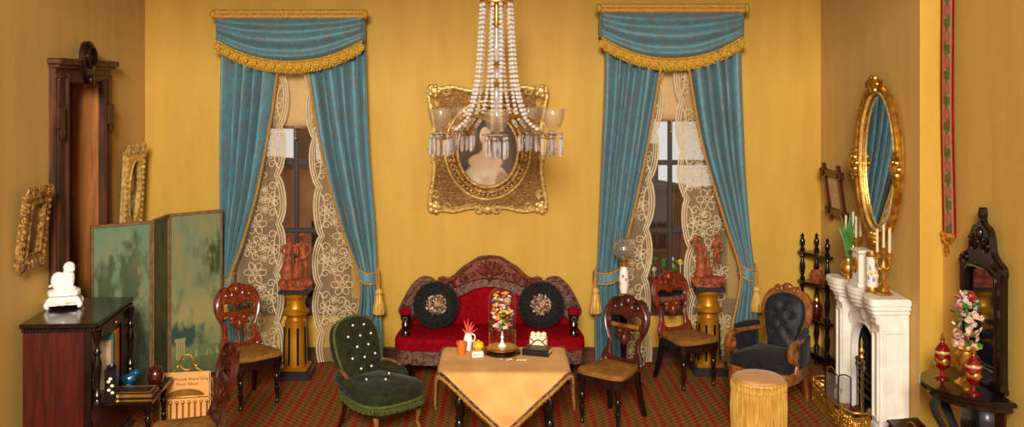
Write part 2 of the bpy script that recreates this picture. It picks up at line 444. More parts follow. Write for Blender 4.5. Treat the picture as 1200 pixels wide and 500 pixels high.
# ================================================================ ROOM
YB = 9.17; XL = -3.418; XC = 3.184; XR = 3.357; YC = 7.034; YF = .3; ZT = 4.25
M_ = MATS
WX = (-1.955, 1.725); WW = 1.10; WZ0, WZ1 = .62, 3.06
DY0, DY1, DZ = 7.42, 8.10, 2.73
struct(MB().box((0,(YF+YB)/2,-.05), (7.4,YB-YF+.4,.1)).build('floor', M_['carpet']))
struct(MB().box((0,(4.05+YB)/2,ZT+.05), (7.4,YB-4.05+.4,.1)).build('ceiling', M_['ceiling']))
b = MB(); cuts = [-3.7, WX[0]-WW/2, WX[0]+WW/2, WX[1]-WW/2, WX[1]+WW/2, 3.7]
for i in (0,2,4): b.box(((cuts[i]+cuts[i+1])/2, YB+.08, ZT/2), (cuts[i+1]-cuts[i], .16, ZT))
for i in (1,3):
    b.box(((cuts[i]+cuts[i+1])/2, YB+.08, WZ0/2), (WW, .16, WZ0)); b.box(((cuts[i]+cuts[i+1])/2, YB+.08, (WZ1+ZT)/2), (WW, .16, ZT-WZ1))
struct(b.build('wall_back', M_['wall']))
b = MB(); xo = XL-.12
b.box((xo,(YF+DY0)/2,ZT/2), (.24,DY0-YF,ZT)); b.box((xo,(DY1+YB)/2,ZT/2), (.24,YB-DY1,ZT)); b.box((xo,(DY0+DY1)/2,(DZ+ZT)/2), (.24,DY1-DY0,ZT-DZ))
struct(b.build('wall_left', M_['wall']))
struct(MB().plate([[(XC,YB),(XC,YC),(XR,YC),(XR,YF),(3.7,YF),(3.7,YB)]], ZT).build('wall_right', M_['wall']))
def base(name, pts):
    b = MB()
    for (a, c) in zip(pts[:-1], pts[1:]):
        d = (Vector(c)-Vector(a)); L = d.length; an = atan2(d.y, d.x); m = T((a[0]+c[0])/2,(a[1]+c[1])/2,0) @ Matrix.Rotation(an,4,'Z')
        b.box((0,0,.06), (L,.03,.12), m, .004); b.box((0,0,.135), (L,.02,.03), m, .006)
    struct(b.build(name, M_['baseboard']))
base('baseboard_back', [(XL,YB-.016),(XC,YB-.016)])
base('baseboard_left', [(XL+.016,YF),(XL+.016,7.19)]); base('baseboard_left_far', [(XL+.016,8.26),(XL+.016,YB)])
base('baseboard_right', [(XC-.016,YB),(XC-.016,8.2)]); base('baseboard_right_near', [(XR-.016,YC),(XR-.016,YF)])

# windows
for wi, wx in enumerate(WX):
    w = bpy.data.objects.new('window_%d' % (wi+1), None); COL.objects.link(w); w.location = (wx, YB+.09, 0); struct(w)
    fr = [[(-WW/2,WZ0),(WW/2,WZ0),(WW/2,WZ1),(-WW/2,WZ1)], [(-WW/2+.06,WZ0+.07),(WW/2-.06,WZ0+.07),(WW/2-.06,WZ1-.06),(-WW/2+.06,WZ1-.06)]]
    MB().plate(fr, .06, .006, T(0,.03,0) @ XZ).build('window_frame', M_['sash'], w)
    MB().box((0,-.11,WZ0-.02), (WW+.16,.12,.04), None, .008).box((0,-.09,WZ0-.1), (WW+.12,.03,.13), None, .006).build('window_sill', M_['baseboard'], w)
    zb = [WZ0+.07, 1.27, 1.94, WZ1-.06]
    MB().box((.0,0,(WZ0+WZ1)/2), (.045,.03,WZ1-WZ0-.13), None, .006).build('mullion', M_['sash'], w)
    for z in zb[1:3]: MB().box((0,0,z), (WW-.12,.026,.05), None, .006).build('glazing_bar', M_['sash'], w)
    for i in range(3):
        for sx in (-1,1):
            MB().box((sx*.256,.004,(zb[i]+zb[i+1])/2), (.46,.004,zb[i+1]-zb[i]-.04)).build('pane', M_['window_glass'], w)
    bl = thing('roller_blind', ('cream roller blind half drawn in the window left of the sofa','cream roller blind half drawn in the window right of the sofa')[wi], 'blind', (wx, YB+.035, 0), 0, 'window blinds')
    zz = (2.29, 2.36)[wi]
    MB().grid(lambda u,v: (-.5+u, .006*sin(u*9)*v, 3.03-(3.03-zz)*v), 14, 8).build('shade', M_['blind'], bl, solid=.003)
    MB().box((0,0,zz), (1.0,.014,.03), None, .005).build('slat', M_['light_wood'], bl)
    MB().tube([(-.51,0,3.03),(.51,0,3.03)], .02, 8).build('roller', M_['light_wood'], bl)
    MB().tube([(0,-.012,zz),(0,-.014,zz-.1)], .004, 5).ball((0,-.014,zz-.11), .014, 8, 6).build('pull', M_['gold_thread'], bl)

# street outside the windows
def facade(name, label, x0, x1, Y, ztop, mt, rows, cols, gable):
    t = thing(name, label, 'building', ((x0+x1)/2, Y, -1.5)); w = x1-x0; h = ztop+1.5
    out = [(-w/2,0),(w/2,0),(w/2,h),(0,h+gable),(-w/2,h)]
    holes = []
    for r in range(rows):
        for c in range(cols):
            cx = -w/2+w*(c+.5)/cols; cz = .9+r*.62; holes.append([(cx-.11,cz),(cx+.11,cz),(cx+.11,cz+.34),(cx-.11,cz+.34)])
    MB().plate([out]+holes, .12, 0, XZ).build('wall', M_[mt], t)
    for hl in holes:
        cx = (hl[0][0]+hl[1][0])/2; cz = hl[0][1]
        f = MB().box((cx,-.02,cz+.17), (.22,.02,.34)).build('window', M_['facade_glass'], t)
        MB().box((cx,-.04,cz+.17), (.02,.02,.34)).box((cx,-.04,cz+.17), (.22,.02,.02)).build('window_bar', M_['facade_dark'], f)
        MB().box((cx,-.14,cz-.02), (.28,.06,.035)).build('window_ledge', M_['facade_dark'], f)
    MB().box((0,-.16,h-.03), (w+.1,.14,.08), None, .01).build('cornice', M_['facade_dark'], t)
    MB().box((w*.28,.1,h+.2), (.24,.24,.6)).build('chimney', M_['facade_dark'], t)
facade('brown_house', 'brown street house with small windows seen through the left window', -4.4, -1.9, 12.0, 1.72, 'facade', 3, 4, .1)
facade('brown_house', 'tall plain brown house right of centre through the left window', -1.85, -.2, 12.3, 1.55, 'facade', 3, 2, .0)
facade('brown_house', 'dark brown house seen through the right window', .6, 2.35, 12.0, 1.45, 'facade_dark', 3, 3, .15)
facade('brown_house', 'paler brown house at the edge of the right window', 2.4, 4.4, 12.3, 1.35, 'facade', 3, 3, .1)
struct(MB().box((0,14,-1.6), (30,9,.2)).build('street', M_['facade_dark']))
fb = thing('flower_box', 'outside flower box of pale blooms under the right window', 'planter', (1.72, 9.55, .62), 0)
MB().box((0,0,.06), (1.0,.16,.16), None, .01).build('box', M_['baseboard'], fb)
MB().box((0,-.03,-.35), (.08,.1,.7)).box((.3,-.03,-.35), (.08,.1,.7)).build('bracket', M_['baseboard'], fb)
for k in range(40):
    x = random.uniform(-.48,.48); y = random.uniform(-.06,.06); z = .2+random.uniform(0,.12)
    m = M_[random.choice(['cream_paper','yellow_glaze','red_leaf','leaf','leaf','lace'])]
    MB().ball((x,y,z), .026, 7, 5).tube([(x,y,z),(x,y,.12)], .004, 4).build('bloom', m, fb)

# left door: deep reveal, panelled leaf, cornice and crest
d = bpy.data.objects.new('door_1', None); COL.objects.link(d); d.location = (XL, (DY0+DY1)/2, 0); d.rotation_euler = (0,0,radians(90)); struct(d)
hw = (DY1-DY0)/2    # local: x along wall (towards +x = far), -y into the room
ow0, ow1 = 7.19-(DY0+DY1)/2, 8.25-(DY0+DY1)/2
b = MB(); b.plate([[(ow0,0),(-hw,0),(-hw,DZ),(hw,DZ),(hw,0),(ow1,0),(ow1,2.86),(ow0,2.86)]], .05, .012, XZ)
for x in (ow0+.05, -hw-.03): b.tube([(x,-.05,0),(x,-.05,DZ+.06)], .018, 6)
for x in (ow1-.04, hw+.03): b.tube([(x,-.05,0),(x,-.05,DZ+.06)], .014, 6)
b.tube([(ow0,-.05,DZ+.04),(ow1,-.05,DZ+.04)], .014, 6)
b.build('architrave', M_['door_wood'], d)
MB().box(((ow0+ow1)/2,-.05,2.885), (ow1-ow0+.06,.12,.05), None, .012).box(((ow0+ow1)/2,-.04,2.85), (ow1-ow0+.02,.09,.03), None, .008).build('cornice', M_['door_wood'], d)
for x in (ow0+.06, ow1-.06): MB().box((x,-.065,2.45), (.1,.035,.18), None, .01).ball((x,-.075,2.33), (.045,.02,.05)).build('corbel', M_['door_wood'], d)
cx = (ow0+ow1)/2-.10; b = MB()
b.plate([cr(mirror([(0,.20),(.07,.175),(.115,.10),(.115,.02),(.08,-.06),(.04,-.12),(0,-.15)]),4,True)], .05, .012, T(cx,-.09,2.86) @ XZ)
b.tube([(cx+.07*cos(a),-.15,2.93+.085*sin(a)) for a in np.linspace(0,2*pi,16)], .014, 6); b.ball((cx,-.145,2.74), (.03,.025,.05))
b.build('crest', M_['dark_wood'], d)
MB().box((hw-.004,.12,DZ/2), (.01,.24,DZ)).build('far_jamb', M_['lit_jamb_wood'], d)
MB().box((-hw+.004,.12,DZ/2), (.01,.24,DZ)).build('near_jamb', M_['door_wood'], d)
MB().box((0,.12,DZ-.004), (2*hw,.24,.01)).build('head_jamb', M_['door_wood'], d)
b = MB(); b.box((0,.235,DZ/2), (2*hw,.03,DZ)); lf = b.build('leaf', M_['door_wood'], d)
for x in (-.18,.18):
    for z0, z1 in ((.15,.95),(1.1,1.75),(1.9,2.55)):
        MB().box((x,.215,(z0+z1)/2), (.26,.02,z1-z0), None, .012).build('panel', M_['mahogany_panel'], lf)
MB().ball((-.31,.19,1.02), .032).tube([(-.31,.22,1.02),(-.31,.19,1.02)], .012, 6).build('knob', M_['brass'], lf)

# ================================================================ CURTAINS
YD = 8.96
def interp(keys, z): return float(np.interp(-z, [-k[1] for k in keys], [k[0] for k in keys]))
def smooth_keys(pp, Y):
    k = [px(x, y, Y) for x, y in pp]; q = cr([(p.x, p.z) for p in k], 6); return [(p[0], p[1]) for p in q]
def drape(label, outer, inner, tie_y, tassel_px, seed, side):
    t = thing('curtain', label, 'curtain', (0,0,0), 0, 'teal damask window curtains')
    O = smooth_keys(outer, YD); I = smooth_keys(inner, YD); zt = px(0, tie_y, YD).z
    org = Vector((interp(O, zt), YD, 0)); t.location = org
    rnd = random.Random(seed); ph = rnd.uniform(0,6); nf = 5.5
    ztop, zbot = O[0][1], .015
    def surf(u, v):
        z = ztop+(zbot-ztop)*v; xo, xi = interp(O, z), interp(I, z); w = abs(xi-xo)
        uu = u+.022*sin(u*17+ph)+.015*sin(v*5+u*9+ph)
        near = math.exp(-((z-zt)/.22)**2)
        a = (.062+.016*sin(u*11+ph*2))*(1-.45*near)*min(1, .55+w)
        y = YD+a*sin(2*pi*nf*uu+ph+.5*sin(v*3))+.012*sin(v*13+u*5)-.02*near
        sag = .012*sin(2*pi*nf*uu+1.2)
        return (xo+(xi-xo)*u+sag-org.x, y-org.y, z)
    MB().grid(surf, 110, 60).build('drapery', M_['damask'], t, solid=.006)
    path = [Vector(surf(1.0, v)) for v in np.linspace(0.0,.99,60)]
    MB().tube([p+Vector((0,-.014,0)) for p in path], .013, 6, flat=(1,1.1)).build('braid_edging', M_['gold_thread'], t)
    # tieback band, sagging across the gathered cloth
    xo, xi = interp(O, zt), interp(I, zt)
    def band(u, v):
        x = (xo-.02*side)+(xi+.02*side-xo+.02*side)*u
        return (x-org.x, -.085*sin(pi*u)**.6+.03, zt+.05-.10*v-.03*sin(pi*u)+(.05 if side > 0 else .05)*(u-.4))
    tb = MB().grid(band, 16, 4).build('tieback', M_['damask'], t, solid=.008)
    for v in (0,1): MB().tube([Vector(band(u,v))+Vector((0,-.006,0)) for u in np.linspace(0,1,17)], .0095, 6).build('cord', M_['gold_thread'], tb)
    tp = px(tassel_px[0], tassel_px[1], YD-.05); tp -= org
    ts = MB(); ts.tube(cr([(-.0, .0, zt+.04), (tp.x*.6, -.04, zt+.07), (tp.x, tp.y, tp.z+.12), (tp.x, tp.y, tp.z+.02)], 6), .011, 6)
    ts.tube(cr([(-.0, .0, zt+.0), (tp.x*.5-.01, -.05, zt-.02), (tp.x-.012, tp.y, tp.z+.06), (tp.x, tp.y, tp.z+.02)], 6), .009, 6)
    ts.build('tassel_cord', M_['gold_thread'], t)
    ta = MB().lathe([(.0,.06),(.022,.055),(.034,.03),(.03,.008),(.024,0),(.03,-.008),(.038,-.05),(.052,-.12),(.058,-.17),(.05,-.185),(0,-.186)], 36, T(*tp), rip=.06, rn=12).build('tassel', M_['gold_fringe'], t)
    return t
drape('teal damask curtain behind the painted folding screen', [(259,20),(258,120),(257,250),(260,300),(262,330),(258,420),(257,432)], [(330,20),(324,90),(316,150),(303,225),(286,285),(272,330),(282,380),(284,432)], 330, (262,350), 1, 1)
drape('teal damask curtain tied back behind the green tufted chair', [(426,20),(428,90),(431,180),(438,270),(441,322),(447,380),(449,432)], [(352,20),(362,90),(376,175),(398,260),(418,315),(422,345),(414,400),(412,432)], 322, (444,345), 2, -1)
drape('teal damask curtain tied back behind the globe lamp', [(708,18),(708,90),(704,180),(701,270),(698,322),(696,380),(697,428)], [(782,18),(772,90),(760,160),(745,235),(731,300),(727,330),(733,380),(734,428)], 322, (698,344), 3, 1)
drape('teal damask curtain tied back behind the black armchair', [(868,18),(869,90),(872,180),(878,260),(883,318),(888,380),(889,428)], [(797,18),(808,90),(822,170),(846,250),(866,308),(867,335),(856,385),(852,428)], 318, (887,342), 4, -1)

def valance(label, x0, x1, ytop, yside, ymid):
    Y0 = 8.90; a = px(x0, ytop, Y0); c = px(x1, ytop, Y0); cx = (a.x+c.x)/2; hw = (c.x-a.x)/2
    t = thing('valance', label, 'valance', (cx, Y0, 0), 0, 'swagged window valances')
    zt = a.z-.02; zs = px(0, yside, Y0).z; zm = px(0, ymid, Y0).z
    MB().box((0,.11,zt+.01), (2*hw-.02,.25,.03), None, .006).build('pelmet_board', M_['light_wood'], t)
    def swag(u, v):
        s = 2*u-1; zb = zm+(zs-zm)*abs(s)**2.1; z = zt+(zb-zt)*v
        fold = .038*sin(2*pi*(v*3.1)+.5*s)*min(1, v*4)*(1-.65*abs(s)**3)
        fold += .004*sin(s*9+v*14)
        return (s*hw, -.03-.09*sin(pi*min(1,v*.9+.05))*(1-.6*s*s)+fold+.02, z-.05*v*(1-s*s)*sin(v*11)*.3)
    MB().grid(swag, 70, 50).build('swag', M_['damask'], t, solid=.006)
    for sx in (-1,1):
        MB().grid(lambda u,v: (sx*(hw+.004), -.03+.26*u, zt+(zs-zt)*v), 6, 8).build('return', M_['damask'], t, solid=.006)
    # woven braid band across the top
    b = MB().box((0,-.045,zt-.02), (2*hw+.07,.02,.085), None, .008).build('braid_band', M_['gold_thread'], t)
    m = MB()
    for row in (-.02,.02):
        n = 64
        for k in range(n):
            x = -hw-.02+(2*hw+.04)*(k+.5)/n; m.box((0,0,0), (.03,.008,.009), T(x,-.057,zt-.02+row) @ R(40 if row > 0 else -40,'Y'), .003)
    m.build('braid_weave', M_['braid_light'], b, kind='stuff')
    for sx in (-1,1): MB().ball((sx*(hw+.03),-.05,zt-.02), (.03,.025,.045), 10, 7).build('rosette', M_['bullion'], t)
    # bullion fringe: header cord plus one coil per loop
    hd = MB().tube([Vector(swag(u,1))+Vector((0,-.012,.0)) for u in np.linspace(0,1,50)], .013, 6).build('fringe_header', M_['bullion'], t)
    coil = MB(); coil.tube([(p[0], -.008*(k/26.), p[1]) for k, p in enumerate(scroll(0,0,.040,.006,2.4,pi/2,11))], .0085, 5)
    coil.ball((0,-.004,0), (.036,.008,.036), 10, 5)
    MB().grid(lambda u,v: tuple(Vector(swag(u,1))+Vector((0,-.008,.012-.115*v))), 60, 3).build('fringe_band', M_['bullion'], t, solid=.004)
    first = None
    us = np.linspace(.025,.975,17)
    for u in us:
        p = Vector(swag(u,1)); q = Vector(swag(min(1,u+.02),1))-Vector(swag(u-.02,1)); an = math.atan2(q.z, q.x)
        o = coil.build('fringe_loop', M_['bullion'], t) if first is None else first.copy()
        if first is None: first = o
        else: COL.objects.link(o); o.parent = t
        o.location = p+Vector((sin(an)*.045, -.034, -cos(an)*.046)); o.rotation_euler = (0, -an, 0)
    # hanging threads under the loops
    m = MB()
    for u in np.linspace(.01,.99,90):
        p = Vector(swag(u,1)); m.tube([p+Vector((0,-.01,-.05)), p+Vector((random.uniform(-.004,.004),-.012,-.115))], [.006,.004], 4)
    m.build('fringe_threads', M_['bullion'], t, kind='stuff')
valance('swagged teal valance with gold coil fringe over the left window', 255, 425, 12, 48, 74)
valance('swagged teal valance with gold coil fringe over the right window', 705, 870, 5, 44, 71)

# lace under-curtains: net sheet with corded scallops and flowers
def lace(label, edge, outer, side, ytop, ybot, phase, seed):
    """edge: keypoints of the scalloped inner edge; side=+1 cloth lies left of the edge"""
    Y0 = 9.075; E = smooth_keys(edge, Y0); O = smooth_keys(outer, Y0); zt = px(0,ytop,Y0).z; zb = max(.03, px(0,ybot,Y0).z)
    t = thing('lace_curtain', label, 'curtain', (interp(E, zb), Y0, 0), 0, 'lace window curtains'); ox = t.location.x
    per = .47
    def ex(z):
        s = abs(sin(pi*(z/per+phase)))**.6; return interp(E, z)+side*.055*(s-.5)
    def fold(x, z): return .010*sin(x*34+z*.8)+.006*sin(x*71+2)
    def sheet(u, v):
        z = zt+(zb-zt)*v; xo = interp(O, z); x = xo+(ex(z)-xo)*u; return (x-ox, fold(x, z), z)
    MB().grid(sheet, 60, 120).build('net', M_['net'], t)
    m = MB()
    def cord(p2, r=.0085):
        m.tube([(x-ox, fold(x, z)-.006, z) for x, z in p2], r, 5, flat=(1,.6), up=(0,1,0))
    zs = np.linspace(zt, zb, 150)
    for off, r in ((.010,.014),(.034,.010),(.056,.008)): cord([(ex(z)-side*off, z) for z in zs], r)
    rnd = random.Random(seed); k0 = math.floor(zb/per)-1
    hz = zt
    def petals(cx, cz, R0, n, a0=0, r=.0075):
        for i in range(n):
            a = a0+2*pi*i/n; c = Vector((cx+R0*cos(a), cz+R0*sin(a))); w = R0*.42
            pts = []
            for q in np.linspace(0, 2*pi, 9):
                lx = R0*.55*cos(q); lz = w*sin(q); pts.append((c.x+lx*cos(a)-lz*sin(a), c.y+lx*sin(a)+lz*cos(a)))
            cord(pts, r)
        cord([(cx+R0*.3*cos(q), cz+R0*.3*sin(q)) for q in np.linspace(0,2*pi,8)], r)
    def room(x, z): return abs(x-ex(z)) < abs(interp(O, z)-ex(z))-.03
    z = zt-.2; i = 0
    # one scroll and flower for every scallop
    kk = int(zt/per)+1
    for k in range(kk, -2, -1):
        zc = (k+.5-phase)*per
        if zc > zt-.1 or zc < zb+.08: continue
        xe = ex(zc)-side*.055
        cord([(xe-side*(.005+.055*sin(q)), zc+.17*cos(q)) for q in np.linspace(.1,pi-.1,12)], .010)
        for s in (-1,1):
            sc = scroll(xe-side*.075, zc+s*.13, .045, .012, 1.1, 0, 12); cord([(p[0], p[1]) for p in sc], .008)
        if room(xe-side*.12, zc): petals(xe-side*.085, zc, .05, 6, .3)
        for j in range(3):
            if room(xe-side*(.16+.0*j), zc+(j-1)*.09): petals(xe-side*(.155+.012*(j%2)), zc+(j-1)*.095, .026, 5, j, .006)
        zc2 = zc-per/2
        for dx in (.24,.42):
            if zc2 > zb+.1 and room(xe-side*(dx+.08), zc2): 
                petals(xe-side*dx, zc2, .07, 6, 0)
                for s in (-1,1):
                    sc = scroll(xe-side*(dx-.01), zc2+s*.155, .05, .012, 1.2, s*1.2, 10); cord([(p[0], p[1]) for p in sc], .008)
            if room(xe-side*(dx+.12), zc): petals(xe-side*(dx+.06), zc, .055, 5, .6); 
    m.build('lace_cording', M_['lace'], t, kind='stuff')
    MB().tube([(interp(O,zt)-ox,0,zt),(ex(zt)-ox,0,zt)], .008, 5).build('rod_hem', M_['lace'], t)
lace('left lace panel with scalloped edge in the left window', [(339,70),(335,130),(331,200),(333,260),(330,330),(332,432)], [(300,70),(296,130),(280,230),(268,300),(264,350),(268,432)], 1, 70, 431, .1, 1)
lace('right lace panel with scalloped edge in the left window', [(357,70),(361,130),(366,200),(371,260),(368,330),(372,400),(378,432)], [(385,70),(392,130),(410,230),(424,300),(426,350),(424,432)], -1, 70, 431, .35, 2)
lace('left lace panel with scalloped edge in the right window', [(777,68),(774,130),(766,210),(762,290),(760,360),(762,432)], [(745,68),(735,130),(722,230),(716,300),(712,350),(716,432)], 1, 68, 431, .2, 3)
lace('right lace panel with scalloped edge in the right window', [(791,68),(793,120),(796,200),(803,280),(806,360),(812,432)], [(825,68),(836,130),(852,230),(868,300),(872,350),(868,432)], -1, 68, 431, .6, 4)
# ================================================================ SEATING
def turned(h, r=.022, n=12):
    p = [(.55,0),(.75,.01),(.8,.05),(.5,.08),(.55,.2),(.85,.32),(1.0,.40),(.65,.44),(1.05,.47),(.65,.50),(.85,.56),(1.1,.66),(.7,.72),(1.15,.75),(.75,.78),(1.1,.82),(1.2,.9),(1.2,1.0)]
    return [(a*r, b*h) for a, b in p]
def side_chair(label, loc, rz, back_mat, rail_mat, seatc='tan_seat'):
    t = thing('side_chair', label, 'chair', loc, rz, 'carved parlour side chairs')
    o = cr(mirror([(0,-.225),(.10,-.222),(.175,-.205),(.215,-.16),(.205,-.05),(.185,.06),(.165,.17),(.12,.19),(0,.19)]), 4, True)
    MB().plate([o], .075, .012, T(0,0,.335)).build('seat_frame', M_['dark_wood'], t)
    MB().pillow(inset(o if sarea(o) > 0 else o[::-1], .006), .405, .04, .022, .018).build('seat', M_[seatc], t)
    for sx in (-1,1):
        MB().lathe(turned(.34,.024), 12, T(sx*.165,-.165,0)).build('front_leg', M_['dark_wood'], t)
        MB().tube(cr([(sx*.165,.27,0),(sx*.15,.235,.12),(sx*.143,.195,.28),(sx*.142,.175,.40)], 5), [.017,.02,.024,.026], 4, flat=(1.2,1.2), up=(0,1,0)).build('rear_leg', M_['black_wood'], t)
    tilt = T(0,.175,.38) @ R(-13,'X') @ S(1.13,1,1)
    out = cr(mirror([(0,.60),(.035,.598),(.05,.575),(.085,.57),(.125,.565),(.16,.52),(.186,.45),(.186,.37),(.165,.30),(.135,.235),(.138,.16),(.165,.10),(.168,.03),(.15,0),(.115,0),(.10,.05),(0,.055)]), 3, True)
    h1 = cr(mirror([(0,.40),(.05,.425),(.10,.43),(.128,.405),(.12,.365),(.06,.362),(0,.355)]), 3, True)
    h2 = cr(mirror([(0,.19),(.02,.205),(.045,.235),(.075,.25),(.06,.29),(.08,.32),(.115,.32),(.127,.29),(.10,.225),(.10,.15),(.085,.10),(0,.09)]), 3, True)
    b = MB().plate([out, h1, h2], .03, .009, tilt @ XZ).build('back_frame', M_[back_mat], t)
    c = MB()
    for sx in (-1,1):
        c.tube([(sx*p[0], -.033, p[1]) for p in scroll(.075,.50,.045,.01,1.3,.4,10)], .009, 6, M=tilt)
        c.tube(cr([(sx*.02,-.032,.585),(sx*.10,-.034,.545),(sx*.165,-.034,.44),(sx*.16,-.034,.34),(sx*.118,-.034,.23)], 5), [.006,.012,.012,.010,.006], 6, M=tilt)
        c.tube([(sx*p[0], -.03, p[1]) for p in scroll(.15,.055,.03,.008,1.2,1.5,10)], .008, 6, M=tilt)
        c.ball((sx*.05,-.03,.30), (.03,.014,.02), 8, 6, tilt)
    c.ball((0,-.034,.545), (.026,.016,.045), 10, 6, tilt); c.ball((0,-.032,.245), (.02,.014,.05), 10, 6, tilt)
    c.build('carving', M_[back_mat], b)
    MB().box((0,-.018,.345), (.235,.034,.035), tilt, .008).build('back_rail', M_[rail_mat], t)
    MB().box((0,.165,.37), (.33,.045,.07), None, .008).build('seat_rail', M_['black_wood'], t)
    return t
side_chair('carved side chair with tan seat standing right of the cloth-covered table', (.93,7.55,0), -38, 'mahogany', 'light_wood')
side_chair('red-backed side chair with tan seat beside the right gold pedestal', (1.745,8.52,0), 26, 'red_wood', 'carved_wood')
side_chair('red-backed side chair between folding screen and left gold pedestal', (-2.09,8.02,0), 40, 'red_wood', 'red_wood')
side_chair('carved side chair cut off by the bottom edge beside the brass music rack', (-2.03,6.22,0), -62, 'mahogany', 'mahogany')

def sofa():
    t = thing('sofa', 'carved wooden sofa with red upholstery against the yellow back wall', 'sofa', ((574-VX)*8.75/F, 8.75, 0))
    half = [(0,1.06),(.10,1.05),(.17,1.01),(.21,.985),(.26,.955),(.31,.91),(.36,.865),(.41,.845),(.45,.858),(.49,.845),(.52,.815),(.56,.845),(.63,.86),(.70,.832),(.78,.745),(.84,.635),(.885,.53),(.84,.48),(.80,.42),(.80,.30)]
    red = [(0,.765),(.12,.75),(.25,.695),(.38,.63),(.5,.60),(.62,.56),(.72,.48),(.74,.36),(0,.36)]
    L = mirror(cr(half,5)); yb = .33
    bk = MB().plate([L], .05, .012, T(0,yb,0) @ XZ).build('back_frame', M_['carved_wood'], t)
    MB().pillow(mirror(cr(red,5)), 0, .07, .03, .03, T(0,yb-.04,0) @ XZ).build('back_upholstery', M_['red_velvet'], t)
    # crest with shell fan and scrolls
    cl = mirror(cr([(0,1.05),(.10,1.04),(.17,1.0),(.21,.975),(.26,.945),(.31,.90),(.36,.855),(.41,.835),(.45,.848),(.49,.835),(.51,.80),(.44,.745),(.33,.76),(.22,.80),(.10,.835),(0,.84)],5))
    c = MB().plate([cl], .03, .012, T(0,yb-.045,0) @ XZ); y = yb-.08
    for k in range(-4,5):
        a = radians(90+k*15); c.tube([(0+.02*cos(a),y,.86+.02*sin(a)),(.1*cos(a),y-.015,.86+.10*sin(a)),(.165*cos(a),y,.86+.16*sin(a))], [.006,.02,.012], 6)
    c.ball((0,y-.01,.865), (.035,.025,.035))
    for sx in (-1,1):
        c.tube(cr([(sx*.17,y,.99),(sx*.26,y,.93),(sx*.35,y,.845),(sx*.44,y,.80),(sx*.47,y,.79)],5), [.012,.022,.02,.014], 6)
        c.tube([(sx*p[0],y,p[1]) for p in scroll(.26,.855,.05,.012,1.6,.3,10)], .012, 6)
        c.tube([(sx*p[0],y,p[1]) for p in scroll(.37,.80,.035,.01,1.4,2.3,10)], .010, 6)
        c.tube([(sx*p[0],y-.005,p[1]) for p in scroll(.475,.815,.04,.012,1.4,1,10)], .014, 6)
        c.tube([(sx*p[0],y,p[1]) for p in scroll(.16,.89,.035,.01,1.3,3.4,10)], .010, 6)
    c.build('crest', M_['crest_wood'], bk)
    y = yb-.055
    for sx in (-1,1):
        w = MB()
        w.tube(cr([(sx*.52,y,.81),(sx*.60,y,.83),(sx*.68,y,.80),(sx*.76,y,.72),(sx*.83,y,.60),(sx*.86,y,.54)],5), .014, 6)
        for (cx, cz, r) in ((.72,.70,.045),(.78,.60,.04),(.64,.76,.04),(.58,.79,.03)): w.tube([(sx*p[0],y,p[1]) for p in scroll(cx,cz,r,.008,1.7,1,10)], .009, 6)
        w.build('shoulder_carving', M_['carved_wood'], bk)
    so = cr(mirror([(0,-.33),(.35,-.325),(.62,-.31),(.80,-.27),(.86,-.20),(.865,-.05),(.84,.15),(.80,.26),(.4,.28),(0,.28)]),4,True)
    MB().pillow(so, .31, .11, .04, .025).build('seat', M_['red_velvet'], t)
    so2 = inset(so if sarea(so) > 0 else so[::-1], .012)
    MB().plate([so2], .13, .012, T(0,0,.18)).build('seat_rail', M_['carved_wood'], t)
    for sx in (-1,1):
        for yy in (-.24,.22): MB().lathe([(.02,0),(.03,.01),(.034,.04),(.022,.07),(.036,.11),(.045,.15),(.045,.19)], 12, T(sx*.72,yy,0)).build('foot', M_['black_wood'], t)
        a = MB().lathe([(.04,0),(.045,.03),(.03,.06),(.025,.09),(.04,.12),(.03,.15),(.045,.17),(.05,.21),(.035,.23)], 12, T(sx*.765,-.20,.40)).build('arm_post', M_['black_wood'], t)
        MB().tube(cr([(sx*.765,-.20,.60),(sx*.79,-.05,.60),(sx*.80,.12,.58),(sx*.81,.28,.56)],4), .032, 8).build('arm_rail', M_['black_wood'], t)
        MB().pillow(circle(.055,16), 0, .045, .02, .012, T(sx*.765,-.20,.625)).build('arm_pad', M_['red_velvet'], a)
        MB().tube([(sx*.765+.018*cos(q),-.255,.585+.018*sin(q)) for q in np.linspace(0,2*pi,12)], .007, 5).build('rosette', M_['carved_wood'], a)
    return t
sofa()
